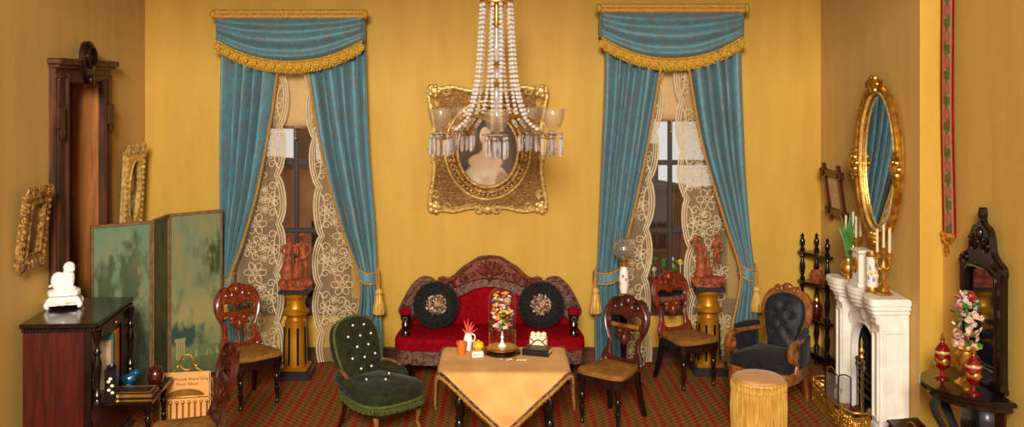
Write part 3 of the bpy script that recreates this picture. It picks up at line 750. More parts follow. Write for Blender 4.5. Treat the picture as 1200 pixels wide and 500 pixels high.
def round_cushion(label, loc, rz, seed):
    t = thing('round_cushion', label, 'cushion', loc, 0, 'round black sofa cushions', rot=(radians(-14),0,radians(rz)))
    n = 96; rnd = random.Random(seed); b = MB()
    prof = [(.0,.05),(.06,.055),(.10,.06),(.14,.068),(.18,.06),(.205,.04),(.216,.012),(.216,-.012),(.205,-.04),(.17,-.06),(.09,-.06),(0,-.055)]
    vs = []; fs = []
    for i, (r, z) in enumerate(prof):
        for k in range(n):
            a = 2*pi*k/n; q = .006*cos(24*a+.8*sin(3*a)+seed)*min(1, max(0, (r-.06)/.08)); vs.append(((r+q*.6)*cos(a), (r+q*.6)*sin(a), z+q*(1 if z > 0 else -1)))
    for i in range(len(prof)-1):
        for k in range(n): fs.append((i*n+k, i*n+(k+1) % n, (i+1)*n+(k+1) % n, (i+1)*n+k))
    MX = T(0,0,.216) @ XZ
    b.add(vs, fs, MX).build('pad', M_['black_cloth'], t)
    m = MB(); m.lathe([(.0,.066),(.085,.062),(.092,.052)], 24, MX, col=(46,40,36))
    pal = [(150,84,56),(170,124,78),(190,166,124),(136,66,52),(104,98,62),(128,122,90),(160,104,84),(84,82,54),(196,176,140)]
    for k in range(120):
        a = rnd.uniform(0,6.28); r = .095*sqrt(rnd.random())
        m.ball((r*cos(a), r*sin(a), .068), (rnd.uniform(.006,.013), rnd.uniform(.006,.013), .006), 6, 4, MX, col=rnd.choice(pal))
    m.ball((.01,.005,.07), (.03,.024,.01), 8, 5, MX, col=(176,116,84))
    m.build('floral_needlework', M_['needlework'], t)
    return t
round_cushion('round black cushion with floral centre on the left end of the sofa', (px(511,384,8.72).x, 8.74, .437), 6, 1)
round_cushion('round black cushion with floral centre on the right end of the sofa', (px(634,384,8.72).x, 8.74, .437), -6, 2)

def armchair():
    t = thing('armchair', 'black upholstered armchair with scrolled light wood arms near the fireplace', 'armchair', (2.335,7.91,0), -41)
    seat = cr(mirror([(0,-.32),(.16,-.315),(.26,-.27),(.28,-.12),(.25,.10),(.21,.24),(0,.26)]),5,True)
    MB().plate([seat], .09, .012, T(0,0,.28)).build('seat_rail', M_['light_wood'], t)
    MB().pillow(inset(seat if sarea(seat) > 0 else seat[::-1], .012), .36, .10, .045, .035).build('seat', M_['black_cloth'], t)
    tilt = T(0,.22,.36) @ R(-14,'X')
    o = cr(mirror([(0,.615),(.05,.61),(.10,.585),(.165,.56),(.215,.48),(.22,.37),(.195,.25),(.165,.14),(.17,.05),(.17,0),(0,0)]),5,True)
    i = cr(mirror([(0,.55),(.09,.53),(.15,.49),(.175,.42),(.175,.34),(.15,.24),(.125,.14),(.10,.07),(0,.06)]),5,True)
    b = MB().plate([o], .045, .012, tilt @ XZ).build('back_frame', M_['light_wood'], t)
    c = MB().ball((0,-.05,.60), (.05,.025,.035), 10, 6, tilt)
    for sx in (-1,1): c.tube([(sx*p[0],-.05,p[1]) for p in scroll(.08,.575,.035,.01,1.2,0,10)], .010, 6, M=tilt)
    c.build('crest_carving', M_['light_wood'], b)
    btn = [(0,.43),(-.07,.36),(.07,.36),(0,.29),(-.06,.21),(.06,.21)]
    tf = lambda x, y: -.028*sum(math.exp(-((x-a)**2+(y-q)**2)/.0012) for a, q in btn)
    ob = MB().pillow(i, .02, .06, .035, .035, tilt @ T(0,-.025,0) @ XZ, tuft=tf).build('back_upholstery', M_['black_silk'], t)
    for a, q in btn: MB().ball((a,-.105,q), (.012,.008,.012), 8, 5, tilt).build('button', M_['black_silk'], ob)
    for sx in (-1,1):
        p = [(sx*.20,.20,.60),(sx*.25,.05,.605),(sx*.275,-.08,.61),(sx*.275,-.2,.60)]
        sc = [(sx*.275,-.20-.075*sin(q)*(1-.09*q), .525+.075*cos(q)*(1-.09*q)) for q in np.linspace(.1,7.6,26)]
        a = MB().tube(cr(p,5)+[Vector(x) for x in sc], [.026]*12+[.026,.024,.022,.018,.016], 8).build('arm', M_['light_wood'], t)
        MB().tube(cr([(sx*.275,-.17,.46),(sx*.265,-.12,.42),(sx*.26,-.16,.33)],5), [.02,.028,.03], 8).build('arm_support', M_['light_wood'], a)
        MB().grid(lambda u,v: (sx*(.215+.055*sin(pi*.5*min(1,u*1.3))+.018), .20-.33*u, .40+.20*v), 10, 6).build('arm_panel', M_['black_silk'], t, solid=.03)
        MB().tube(cr([(sx*.215,.19,.635),(sx*.262,.04,.64),(sx*.28,-.1,.645)],5), [.028,.034,.022], 8).build('arm_pad', M_['black_silk'], a)
        MB().tube(cr([(sx*.22,-.26,0),(sx*.225,-.275,.05),(sx*.21,-.25,.14),(sx*.225,-.27,.26),(sx*.22,-.26,.34)],5), [.018,.018,.02,.034,.036], 8).build('front_leg', M_['light_wood'], t)
        MB().tube(cr([(sx*.18,.30,0),(sx*.18,.26,.15),(sx*.175,.21,.34)],5), [.018,.022,.028], 6).build('rear_leg', M_['light_wood'], t)
armchair()

def slipper():
    t = thing('slipper_chair', 'low green velvet chair with tufted back and fringe left of the table', 'chair', (-.93,7.36,0), 44)
    seat = cr(mirror([(0,-.36),(.14,-.35),(.24,-.29),(.275,-.16),(.25,.02),(.21,.15),(.17,.24),(0,.26)]),5,True)
    sp = seat if sarea(seat) > 0 else seat[::-1]
    MB().plate([inset(sp,.01)], .08, .01, T(0,0,.22)).build('seat_rail', M_['dark_wood'], t)
    btn = [(0,-.12),(-.11,-.02),(.11,-.02)]
    ts = lambda x, y: -.02*sum(math.exp(-((x-a)**2+(y-q)**2)/.002) for a, q in btn)
    so = MB().pillow(sp, .29, .11, .05, .04, tuft=ts).build('seat', M_['green_velvet'], t)
    for a, q in btn: MB().ball((a,q,.425), .009, 8, 5).build('button', M_['porcelain'], so)
    tilt = T(0,.20,.30) @ R(-20,'X')
    o = cr(mirror([(0,.545),(.08,.537),(.155,.505),(.20,.44),(.215,.35),(.208,.25),(.19,.15),(.18,.04),(.17,-.04),(0,-.04)]),5,True)
    bt = [(-.045,.47),(.06,.46),(-.11,.39),(.0,.38),(.11,.38),(-.05,.30),(.06,.30),(-.11,.22),(0,.21),(.11,.22),(-.05,.13),(.05,.13)]
    tf = lambda x, y: -.02*sum(math.exp(-((x-a)**2+(y-q)**2)/.0009) for a, q in bt)
    bk = MB().pillow(o, 0, .10, .05, .03, tilt @ XZ, tuft=tf).build('backrest', M_['green_velvet'], t)
    for a, q in bt: MB().ball((a,-.126+.02*((a/.2)**2+((q-.27)/.32)**2),q), .0095, 8, 5, tilt).build('button', M_['porcelain'], bk)
    pip = [(p[0],-.07,p[1]) for p in o]; MB().tube(pip, .011, 6, closed=True, M=tilt).build('piping', M_['green_fringe'], bk)
    # low side wings joining back and seat
    for sx in (-1,1):
        MB().tube(cr([(sx*.19,.22,.42),(sx*.235,.12,.42),(sx*.255,.0,.40),(sx*.25,-.06,.35)],5), [.05,.055,.045,.02], 10).build('side_wing', M_['green_velvet'], t)
        MB().tube(cr([(sx*.20,.20,.475),(sx*.24,.10,.47),(sx*.26,.02,.445)],5), .014, 6).build('wing_trim', M_['light_wood'], t)
    m = MB(); n = len(sp); q = inset(sp, -.004)
    loop = [Vector((p[0],p[1],.30)) for p in q]; m.tube(loop, .014, 6, closed=True)
    rnd = random.Random(3)
    for k in range(n):
        a = loop[k]; c = loop[(k+1) % n]
        for s in np.linspace(0,1,max(2,int((c-a).length/.008)),endpoint=False):
            p = a.lerp(c, s); m.tube([p, p+Vector((rnd.uniform(-.004,.004),rnd.uniform(-.004,.004),-.05-rnd.uniform(0,.015)))], [.006,.004], 4)
    m.build('fringe', M_['green_fringe'], t, kind='stuff')
    for sx in (-1,1):
        MB().tube(cr([(sx*.215,-.285,0),(sx*.22,-.29,.02),(sx*.20,-.26,.09),(sx*.205,-.27,.17),(sx*.20,-.25,.25)],5), [.018,.014,.013,.022,.03], 8).build('front_leg', M_['light_wood'], t)
        MB().tube(cr([(sx*.17,.26,0),(sx*.16,.21,.12),(sx*.16,.18,.25)],5), [.015,.018,.026], 8).build('rear_leg', M_['dark_wood'], t)
slipper()

def stool():
    t = thing('footstool', 'round tan footstool with long gold fringe in front of the armchair', 'stool', (2.055,7.32,0)); t.scale = (.95,.95,1)
    MB().lathe([(.185,.03),(.19,.05),(.19,.38),(.18,.40)], 32).build('body', M_['light_wood'], t)
    MB().pillow(circle(.203,36), .385, .055, .03, .025).build('top', M_['stool_top'], t)
    m = MB(); rnd = random.Random(5)
    for k in range(120):
        a = 2*pi*k/120; r = .206+rnd.uniform(0,.008); j = rnd.uniform(-.02,.02)
        m.tube([(r*cos(a),r*sin(a),.385),((r+.008)*cos(a+j*.5),(r+.008)*sin(a+j*.5),.2),((r+.004)*cos(a+j),(r+.004)*sin(a+j),.012+rnd.uniform(0,.02))], [.0075,.0075,.0055], 5)
    f = m.build('fringe', M_['gold_fringe'], t, kind='stuff')
    h = MB(); h.tube([(.21*cos(a),.21*sin(a),.405) for a in np.linspace(0,2*pi,49)[:-1]], .012, 6, closed=True); h.tube([(.215*cos(a),.215*sin(a),.355) for a in np.linspace(0,2*pi,49)[:-1]], .009, 6, closed=True)
    for k in range(28):
        a = 2*pi*k/28; h.tube([((.218)*cos(a+q*.112),(.218)*sin(a+q*.112),.398-.06*sin(pi*q)) for q in np.linspace(0,1,7)], .008, 5)
    h.build('fringe_header', M_['gold_fringe'], t)
    for k in range(3):
        a = 2*pi*k/3+.5; MB().ball((.14*cos(a),.14*sin(a),.018), (.03,.03,.018), 10, 6).build('foot', M_['dark_wood'], t)
stool()

# ================================================================ CENTRE TABLE
TX, TY, TZ = px(591,0,7.02).x, 7.02, .65
def table():
    t = thing('centre_table', 'dark wooden centre table mostly hidden under a tan cloth', 'table', (TX,TY,0))
    o = cr([(-.47,-.30),(.47,-.30),(.47,.30),(-.47,.30)],1,True)
    MB().plate([[(-.40,-.30),(.40,-.30),(.43,-.27),(.43,.27),(.40,.30),(-.40,.30),(-.43,.27),(-.43,-.27)]], .03, .006, T(0,0,TZ-.034)).build('tabletop', M_['dark_wood'], t)
    MB().box((0,0,TZ-.075), (.74,.48,.085), None, .006).build('apron', M_['dark_wood'], t)
    for sx in (-1,1):
        for sy in (-1,1): MB().lathe(turned(TZ-.06,.034), 14, T(sx*.33,sy*.17,0)).build('leg', M_['black_wood'], t)
    hx, hy = .435, .305; DX, DYv = .80, .745; r = .045
    def drop(e):   # profile over the rounded edge: (outward, down)
        if e < pi*r/2: a = e/r; return r*sin(a), r*(1-cos(a))
        return r+.02*min(1,(e-pi*r/2)*4), r+(e-pi*r/2)
    def pos(x, y):
        ax, ay = max(0, abs(x)-hx), max(0, abs(y)-hy); e = sqrt(ax*ax+ay*ay)
        if e < 1e-9: return (x, y, TZ+.004)
        ox, dz = drop(e); w = .02*sin(9*x+4*y)*min(1, e*4); f = w if ay > ax else w*.6
        sx = math.copysign(1, x); sy = math.copysign(1, y); nx, ny = ax/e, ay/e
        return (sx*(min(abs(x),hx)+(ox+.003+max(0,f))*nx), sy*(min(abs(y),hy)+(ox+.003+max(0,f))*ny), TZ+.004-dz)
    def cl(u, v):
        a = 2*u-1; c = 2*v-1; x = (a+c)/2*DX; y = (c-a)/2*DYv; return pos(x, y)
    c = thing('tablecloth', 'tan suede cloth with braided edge draped cornerwise over the centre table', 'tablecloth', (TX,TY,0))
    MB().grid(cl, 90, 90).build('cloth', M_['table_suede'], c, solid=.004)
    edge = [cl(u,0) for u in np.linspace(0,1,80)]+[cl(1,v) for v in np.linspace(0,1,80)][1:]+[cl(u,1) for u in np.linspace(1,0,80)][1:]+[cl(0,v) for v in np.linspace(1,0,80)][1:-1]
    def outw(p, d): v = Vector(p); n = Vector((v.x/hx**2, v.y/hy**2, 0)); n.normalize(); return v+n*d
    MB().tube([outw(p,.008) for p in edge], .0125, 6, closed=True).build('braid', M_['carved_wood'], c)
    MB().tube([outw(p,.012)+Vector((0,0,-.016)) for p in edge], .010, 6, closed=True).build('braid_cord', M_['gold_thread'], c)
    m = MB(); rnd = random.Random(2)
    for i in range(len(edge)):
        a = Vector(edge[i]); d = Vector(edge[(i+1) % len(edge)])
        for s in (0,.33,.66): p = outw(a.lerp(d,s),.01); m.tube([p, p+Vector((rnd.uniform(-.006,.006),rnd.uniform(-.006,.006),-.035-rnd.uniform(0,.01)))], [.004,.003], 4)
    m.build('fringe', M_['tan_seat'], c, kind='stuff')
table()
ZC = TZ+.0075
def ontable(x, y, z=ZC):
    Y = F*(CAMZ-z)/(y-VY); return Vector(((x-VX)*Y/F, Y, z))
def dome():
    t = thing('flower_dome', 'bouquet of small coloured flowers under a tall glass dome on the table', 'glass dome', ontable(588.5,413.5))
    MB().lathe([(.13,0),(.14,.008),(.14,.022),(.125,.032),(.12,.036)], 32).build('plinth', M_['black_wood'], t)
    MB().lathe([(.118,.034),(.12,.044),(.112,.052),(.0,.054)], 32).build('gilt_base', M_['brass'], t)
    R0, H = .108, .40
    pr = [(R0,.054),(R0,H)]+[(R0*cos(a), H+R0*sin(a)) for a in np.linspace(.15,pi/2-.02,9)]+[(.0,H+R0)]
    MB().lathe(pr[:-1]+[(0.0005,H+R0)], 40).build('glass_dome', M_['dome_glass'], t)
    MB().lathe([(.035,.054),(.026,.065),(.012,.085),(.008,.11),(.016,.12),(.006,.135),(.006,.17)], 14).build('vase', M_['porcelain'], t)
    rnd = random.Random(11); pal = ['#']
    cols = [(226,84,60),(250,206,50),(240,232,220),(230,130,160),(70,120,190),(80,140,70),(250,160,60),(250,224,100),(246,240,236),(240,180,196),(110,160,80),(248,216,60)]
    for k in range(105):
        z = rnd.uniform(.18,.47); w = .082*(1-((z-.27)/.23)**2*.8)**.5 if z > .27 else .05+.03*(z-.18)/.09
        a = rnd.uniform(0,2*pi); r = w*rnd.uniform(.55,1); c = (r*cos(a), r*sin(a), z); col = rnd.choice(cols)
        b = MB(); s = rnd.uniform(.012,.02); m = T(*c) @ R(rnd.uniform(0,360)) @ R(rnd.uniform(-40,60),'X')
        for q in range(5): b.ball((s*.6*cos(q*1.257), s*.6*sin(q*1.257), 0), (s*.5,s*.5,s*.28), 6, 4, m, col=col)
        b.ball((0,0,s*.15), s*.3, 6, 4, m, col=(250,210,60)); b.build('flower', M_['paint'], t)
    for k in range(34):
        z = rnd.uniform(.165,.42); a = rnd.uniform(0,2*pi); r = .075*rnd.uniform(.4,1) if z < .36 else .05; m = T(r*cos(a), r*sin(a), z) @ R(math.degrees(a)) @ R(rnd.uniform(-30,40),'Y')
        MB().plate([[(-.004,0),(.012,.011),(.036,0),(.012,-.011)]], .002, 0, m).build('leaf', M_['leaf'], t)
    MB().tube([(0,0,.15),(0,0,.44)], .005, 6).build('stem', M_['leaf'], t)
dome()
p = thing('pitcher', 'cream pitcher holding red leaves on the table behind the terracotta pot', 'pitcher', ontable(548.5,410))
MB().lathe([(.022,0),(.026,.01),(.03,.05),(.035,.085),(.028,.11),(.022,.125),(.027,.138),(.022,.136),(.018,.12),(0,.118)], 20).build('body', M_['porcelain'], p)
MB().tube(cr([(.026,0,.125),(.052,0,.115),(.05,0,.08),(.032,0,.065)],5), .005, 6).build('handle', M_['porcelain'], p)
for k, (x, y, z) in enumerate([(-.03,.0,.23),(.0,-.01,.25),(.05,.0,.20),(.075,.01,.165),(.03,.01,.215),(-.045,.0,.165)]):
    MB().tube([(0,0,.11),(x*.5,y*.5,.11+(z-.11)*.6),(x,y,z)], [.002,.008,.0015], 5, flat=(1,.4)).build('red_leaf', M_['red_leaf'], p)
p = thing('pot', 'small terracotta pot at the left of the things on the table', 'pot', ontable(541,414.5))
MB().lathe([(.028,0),(.037,.075),(.042,.077),(.042,.092),(.037,.092),(.033,.03),(0,.028)], 20).build('body', M_['terracotta_pot'], p)
p = thing('yellow_pot', 'glossy yellow lidded pot left of the glass dome', 'pot', ontable(560.5,412.5))
MB().lathe([(.022,0),(.026,.01),(.024,.022),(.040,.034),(.044,.05),(.042,.054),(0,.056)], 20).build('body', M_['yellow_glaze'], p)
MB().lathe([(.042,.054),(.040,.07),(.028,.082),(.008,.086),(.01,.094),(0,.098)], 20).build('lid', M_['yellow_glaze'], p)
p = thing('white_box', 'tiny white box with dotted sides in front of the yellow pot', 'box', ontable(559.5,418.2), 8)
b = MB().box((0,0,.021), (.088,.05,.04), None, .006).build('box', M_['porcelain'], p)
for x in (-.028,-.01,.01,.028): MB().ball((x,-.0255,.026), (.005,.003,.005), 6, 4).build('dot', M_['ink'], b)
MB().box((0,0,.0425), (.078,.042,.006), None, .002).build('lid', M_['cream_paper'], p)
p = thing('paper_knife', 'gilt paper knife lying in front of the glass dome', 'paper knife', ontable(592,421.5), 174)
MB().plate([[(-.16,0),(-.02,.007),(.02,.004),(.02,-.004),(-.02,-.007)]], .004, .001).build('blade', M_['steel'], p)
MB().tube([(.02,0,.005),(.04,0,.005)], .006, 6).build('neck', M_['brass'], p)
MB().lathe([(.002,.0),(.012,.01),(.008,.03),(.014,.05),(.006,.065),(0,.07)], 10, T(-.02,0,.007) @ R(-90,'Y')).build('handle', M_['brass'], p)
p = thing('book', 'black leather book lying at the right of the table', 'book', ontable(630,414.5), -17)
MB().box((0,0,.026), (.19,.12,.034), None, .004).build('pages', M_['cream_paper'], p)
MB().box((-.003,-.001,.005), (.205,.132,.008), None, .003).box((-.003,-.001,.046), (.205,.132,.008), None, .003).box((0,-.067,.0255), (.205,.008,.046), None, .003).build('cover', M_['black_leather'], p)
p = thing('gift_box', 'small cream box tied with red ribbon and topped with rosettes', 'box', ontable(631,406.5), -8)
MB().box((0,0,.045), (.135,.075,.09), None, .008).build('box', M_['cream_paper'], p)
rb = MB()
for sx in (-1,1):
    rb.tube([(sx*.068,-.041,.02),(sx*.02,-.042,.062),(0,-.042,.07)], .009, 5, flat=(1,.5), up=(0,1,0)); rb.tube([(sx*.03,-.041,.052),(sx*.068,-.041,.085)], .008, 5, flat=(1,.5), up=(0,1,0))
rb.box((0,0,.091), (.137,.014,.004)).build('ribbon', M_['red_velvet'], p)
for x in (-.042,0,.042):
    b = MB().ball((x,-.01,.102), (.022,.02,.016), 10, 6); b.tube([(x+q[0],-.01+q[1],.112+.004*i/8) for i, q in enumerate(scroll(0,0,.018,.003,1.8,0,10))], .004, 4); b.build('rosette', M_['cream_paper'], p)
MB().ball((-.028,-.043,.016), (.012,.008,.012), 8, 5).build('yellow_flower', M_['yellow_glaze'], p)
# ================================================================ LEFT SIDE
def fbm(x, y, s=0.0, o=4):
    return noise.fractal(Vector((x, y, s)), 1.0, 2.0, o)
def mixc(a, b, t): t = max(0, min(1, t)); return tuple(a[i]+(b[i]-a[i])*t for i in range(3))
def scene_left(u, v):
    c = mixc((96,122,94), (108,126,98), v*2+.5*fbm(u*2,v*3,1)); c = mixc(c, (150,128,84), max(0, fbm(u*3+4,v*3,2))*.7*(1-v))
    tree = fbm(u*4, v*6, 5)+.9*fbm(u*11, v*16, 8)*.5
    crown = math.exp(-((u-.22)/.2)**2-((v-.34)/.16)**2)+1.25*math.exp(-((u-.72)/.3)**2-((v-.3)/.2)**2)
    c = mixc(c, (60,72,50), min(.8,(crown*1.2+tree*1.0-.45)*1.3))
    c = mixc(c, (128,104,66), .7*math.exp(-((u-.8)/.16)**2-((v-.24)/.10)**2)*(.5+fbm(u*9,v*9,3)))
    c = mixc(c, (52,66,52), min(.9,(v-.40+.35*tree)*2.0)); c = mixc(c, (96,108,74), max(0, fbm(u*12,v*20,9)-.1)*1.1*(v > .4)); c = mixc(c, (34,48,40), (v-.72)*2)
    k = abs(v-.47-.12*sin(u*4)-.0*u)
    if k < .006 and u > .55: c = mixc(c, (124,96,60), .8)
    return c
def scene_mid(u, v):
    c = mixc((84,92,52), (70,76,42), v+.4*fbm(u*2,v*5,4)); return mixc(c, (42,48,28), (fbm(u*4,v*6,6)+v-.5)*1.5)
def scene_right(u, v):
    c = mixc((112,126,94), (128,132,88), v*1.3+.3*fbm(u*2,v*2,7))
    cl = fbm(u*3+1, v*4, 12)+.4*fbm(u*8, v*10, 13)
    c = mixc(c, (150,124,74), min(.6,(cl+.1)*.9)*max(0,min(1,(.8-v)*6))); c = mixc(c, (170,152,92), math.exp(-((v-.62)/.12)**2)*.6)
    c = mixc(c, (104,104,72), max(0, -cl-.15)*1.5)
    tr = fbm(u*7, v*10, 15); c = mixc(c, (66,72,40), (1.3*math.exp(-((u-.92)/.22)**2-((v-.26)/.12)**2)*(1+tr*1.5)-.25)*1.3)
    c = mixc(c, (54,76,66), (1.3*math.exp(-((u-.3)/.4)**2-((v-.755)/.085)**2)*(1+tr*1.4)-.25)*1.2)
    if v > .83: c = mixc((112,120,76), (78,92,56), (v-.83)*6+.4*tr)
    if .09 < u < .27 and .78 < v < .9: c = mixc((164,150,104), (112,104,70), .8*(sin((u-.09)*140) > .2))
    if .07 < u < .29 and .765 < v < .785: c = (156,142,98)
    if .3 < u < .98 and .85 < v < .9 and sin(u*90+2*sin(u*31)) > .35 and (v > .86+.015*sin(u*47)): c = mixc(c, (176,160,104), .55)
    return c
def screen():
    pts = [(-3.345,7.76),(-2.945,8.06),(-2.945,8.46),(-2.555,8.80)]; H = 1.54
    t = thing('folding_screen', 'three-panel folding screen painted with a green wooded landscape', 'screen', (-2.95,8.25,0)); org = Vector(t.location)
    for i, (nm, fn) in enumerate((('left', scene_left), ('mid', scene_mid), ('right', scene_right))):
        a = Vector(pts[i]+(0,))-org; c = Vector(pts[i+1]+(0,))-org; d = c-a; L = d.length; an = atan2(d.y, d.x)
        M = T(a.x,a.y,0) @ Matrix.Rotation(an,4,'Z')
        fr = [[(.003,.03),(L-.003,.03),(L-.003,H),(.003,H)], [(.024,.055),(L-.024,.055),(L-.024,H-.025),(.024,H-.025)]]
        f = MB().plate(fr, .03, .004, M @ T(0,.015,0) @ XZ).build('panel_frame', M_['screen_edge'], t)
        MB().grid(lambda u,v: (.024+(L-.048)*u, -.004, H-.025-(H-.08)*v), 90, 150, M, colfn=fn).build('painted_panel', M_['paint'], f)
        MB().grid(lambda u,v: (.024+(L-.048)*u, .006, H-.025-(H-.08)*v), 2, 2, M).build('panel_back', M_['screen_edge'], f)
        for x in (.02, L-.02): MB().box((x,0,.015), (.03,.03,.03), M, .005).build('foot', M_['screen_edge'], t)
    for i in (1,2):
        for z in (.3,.8,1.3): MB().tube([(pts[i][0]-org.x,pts[i][1]-org.y-.0,z-.03),(pts[i][0]-org.x,pts[i][1]-org.y,z+.03)], .008, 6).build('hinge', M_['brass'], t)
screen()

BK = thing('bookcase', 'dark red mahogany open bookcase with turned columns in the left foreground', 'bookcase', (-3.105,7.02,0), 4.5)
def bookcase(t):
    w, l = .50, .80          # depth along x (front +x), length along y
    MB().box((0,0,1.005), (w+.04,l+.04,.035), None, .008).build('top', M_['black_wood'], t)
    c = MB().box((0,0,.975), (w+.01,l+.01,.03))
    for k in range(22): c.box((-w/2+.012+k*(w-.02)/21,-l/2-.012,.975), (.013,.016,.018))
    for k in range(34): c.box((w/2+.012,-l/2+.012+k*(l-.02)/33,.975), (.016,.013,.018))
    c.build('dentil_moulding', M_['dark_wood'], t)
    e = MB().box((-.03,-l/2+.012,.50), (w-.06,.024,.92), None, .004).build('end_panel', M_['mahogany_panel'], t)
    MB().box((w/2-.055,-l/2+.015,.5), (.055,.04,.92), None, .004).build('corner_stile', M_['black_wood'], t)
    MB().box((-.03,l/2-.012,.50), (w-.06,.024,.92), None, .004).build('end_panel', M_['mahogany_panel'], t)
    MB().box((-w/2+.012,0,.5), (.024,l-.05,.92)).build('back_panel', M_['mahogany_panel'], t)
    MB().box((0,0,.03), (w+.03,l+.03,.06), None, .008).build('plinth', M_['dark_wood'], t)
    MB().box((0,0,.405), (w-.01,l-.05,.03), None, .004).build('shelf', M_['dark_wood'], t)
    d = MB().box((w/2-.03,.05,.915), (.04,l-.20,.09), None, .006).build('drawer', M_['dark_wood'], t)
    MB().ball((w/2-.002,.05,.915), .014, 8, 6).build('knob', M_['brass'], d)
    for y in (-l/2+.02, l/2-.02):
        pr = [(.03,0),(.034,.02),(.022,.05),(.032,.08),(.02,.11),(.016,.14),(.026,.24),(.03,.30),(.018,.36),(.03,.38),(.018,.40),(.014,.43),(.022,.47),(.03,.50),(.03,.53)]
        MB().lathe(pr, 14, T(w/2+.005,y,.425)).build('column', M_['black_wood'], t)
    MB().box((w/2+.17,-.01,.408), (.38,l-.22,.028), None, .006).build('writing_slide', M_['black_wood'], t)
    MB().box((w/2-.035,0,.22), (.03,l-.08,.32), None, .006).build('cupboard_front', M_['mahogany_panel'], t)
    for y in (-.22,.2): MB().lathe(turned(.395,.022), 12, T(w/2+.31,y,0)).build('slide_leg', M_['black_wood'], t)
bookcase(BK)
def onbk(x, y, z): return BK.matrix_basis @ Vector((x,y,z)) if False else T(*BK.location) @ R(4.5) @ Vector((x,y,z))
for k, (y, th, h, m, lb) in enumerate([(-.10,.05,.36,'cream_book','thin cream book standing in the bookcase'),(-.045,.05,.40,'teal_book','teal book standing between cream and orange books in the bookcase'),(.03,.09,.42,'orange_book','thick orange book standing in the bookcase')]):
    p = thing('book', lb, 'book', onbk(.12,y+.12,.421), 4.5, 'books standing in the bookcase')
    MB().box((-.005,0,h/2), (.19,th-.012,h-.014)).build('pages', M_['cream_paper'], p)
    b = MB().box((0,-th/2+.003,h/2), (.21,.005,h), None, .002).box((0,th/2-.003,h/2), (.21,.005,h), None, .002).box((.104,0,h/2), (.006,th,h), None, .002); b.build('cover', M_[m], p)
p = thing('vase', 'black square vase with painted white flowers beside the bookcase column', 'vase', onbk(.315,-.262,.4225), 10)
MB().plate([[(-.04,-.04),(.04,-.04),(.04,.04),(-.04,.04)]], .24, .008).lathe([(.032,.24),(.036,.255),(.03,.255),(.026,.245)], 16).build('body', M_['black_enamel'], p)
for (x, z) in ((-.012,.15),(.012,.12),(-.01,.09),(.014,.07),(0,.17)): MB().ball((x,-.041,z), (.013,.003,.011), 8, 5).build('painted_bloom', M_['cream_paper'], p)
p = thing('bird_figurine', 'glossy blue bird figurine on the bookcase slide', 'figurine', onbk(.335,.06,.4225), -80)
MB().ball((0,0,.055), (.036,.062,.042), 14, 10).ball((0,.055,.10), (.026,.03,.028), 12, 8).ball((0,.035,.085), (.026,.035,.03), 10, 8).tube([(0,-.04,.06),(0,-.11,.045)], [.028,.012], 8, flat=(.6,1.2)).tube([(0,.08,.10),(0,.10,.095)], [.01,.002], 6).lathe([(.035,0),(.036,.012),(.02,.02),(.012,.03)], 12).build('body', M_['blue_glaze'], p, remesh=.006)
p = thing('lidded_jar', 'dark red glazed lidded jar on the bookcase slide', 'jar', onbk(.535,.07,.4225))
MB().lathe([(.034,0),(.052,.02),(.058,.06),(.056,.10),(.045,.118),(.05,.124)], 20).build('body', M_['brown_glaze'], p)
MB().lathe([(.052,.124),(.05,.134),(.02,.148),(.006,.152),(.01,.168),(0,.172)], 20).build('lid', M_['brown_glaze'], p)
p = thing('album', 'brown leather album with gilt page edges on the bookcase slide', 'book', onbk(.445,-.135,.4225), 4)
MB().box((0,0,.02), (.29,.17,.024)).build('pages', M_['brass'], p)
MB().box((0,0,.004), (.31,.19,.007), None, .002).box((0,0,.036), (.31,.19,.007), None, .002).build('cover', M_['leather'], p)
MB().plate([[(-.13,-.075),(.13,-.075),(.13,.075),(-.13,.075)],[(-.124,-.069),(.124,-.069),(.124,.069),(-.124,.069)]], .001, 0, T(0,0,.0395)).build('gilt_border', M_['gold_thread'], p)

# white dog on a cushion, on the bookcase
dg = thing('dog_figurine', 'white porcelain dog sitting on a footed cushion atop the bookcase', 'figurine', onbk(-.15,.10,1.0235), 20)
b = MB().pillow(cr([(-.115,-.09),(.115,-.09),(.115,.09),(-.115,.09)],1,True), .03, .06, .028, .02)
for sx in (-1,1):
    for sy in (-1,1): b.tube(cr([(sx*.10,sy*.075,.05),(sx*.115,sy*.085,.03),(sx*.105,sy*.08,.012)],3), [.024,.02,.012], 8)
b.ball((0,-.095,.05), (.03,.018,.02)); b.tube([(-.11,-.09,.055),(0,-.10,.04),(.11,-.09,.055)], .01, 6)
b.build('base', M_['porcelain'], dg)
MB().tube(cr([(-.10,-.106,.062),(-.05,-.112,.056),(0,-.12,.052),(.05,-.112,.056),(.10,-.106,.062)],3), .0035, 5).build('gilt_line', M_['brass'], dg)
MB().pillow(cr([(-.095,-.075),(.095,-.075),(.095,.075),(-.095,.075)],3,True), .10, .035, .016, .012).build('pillow', M_['porcelain'], dg)
m = MB(); m.ball((-.04,.0,.20), (.055,.05,.07), 14, 10).ball((.03,-.005,.215), (.047,.046,.09), 14, 10).ball((.036,-.01,.30), (.044,.042,.044), 14, 10).ball((.058,-.042,.288), (.024,.024,.02), 10, 8)
for s in (-1,1): m.tube([(.05,s*.022-.005,.22),(.055,s*.024-.01,.14)], [.018,.015], 8).ball((.065,s*.026-.012,.142), (.022,.014,.012), 8, 6).ball((.03,s*.034-.01,.295), (.016,.01,.03), 8, 6).ball((-.03,s*.04,.155), (.04,.02,.025), 10, 8)
m.tube(cr([(-.07,.0,.17),(-.1,.02,.16),(-.1,.04,.15)],4), .012, 6)
m.build('dog', M_['porcelain'], dg, remesh=.006)

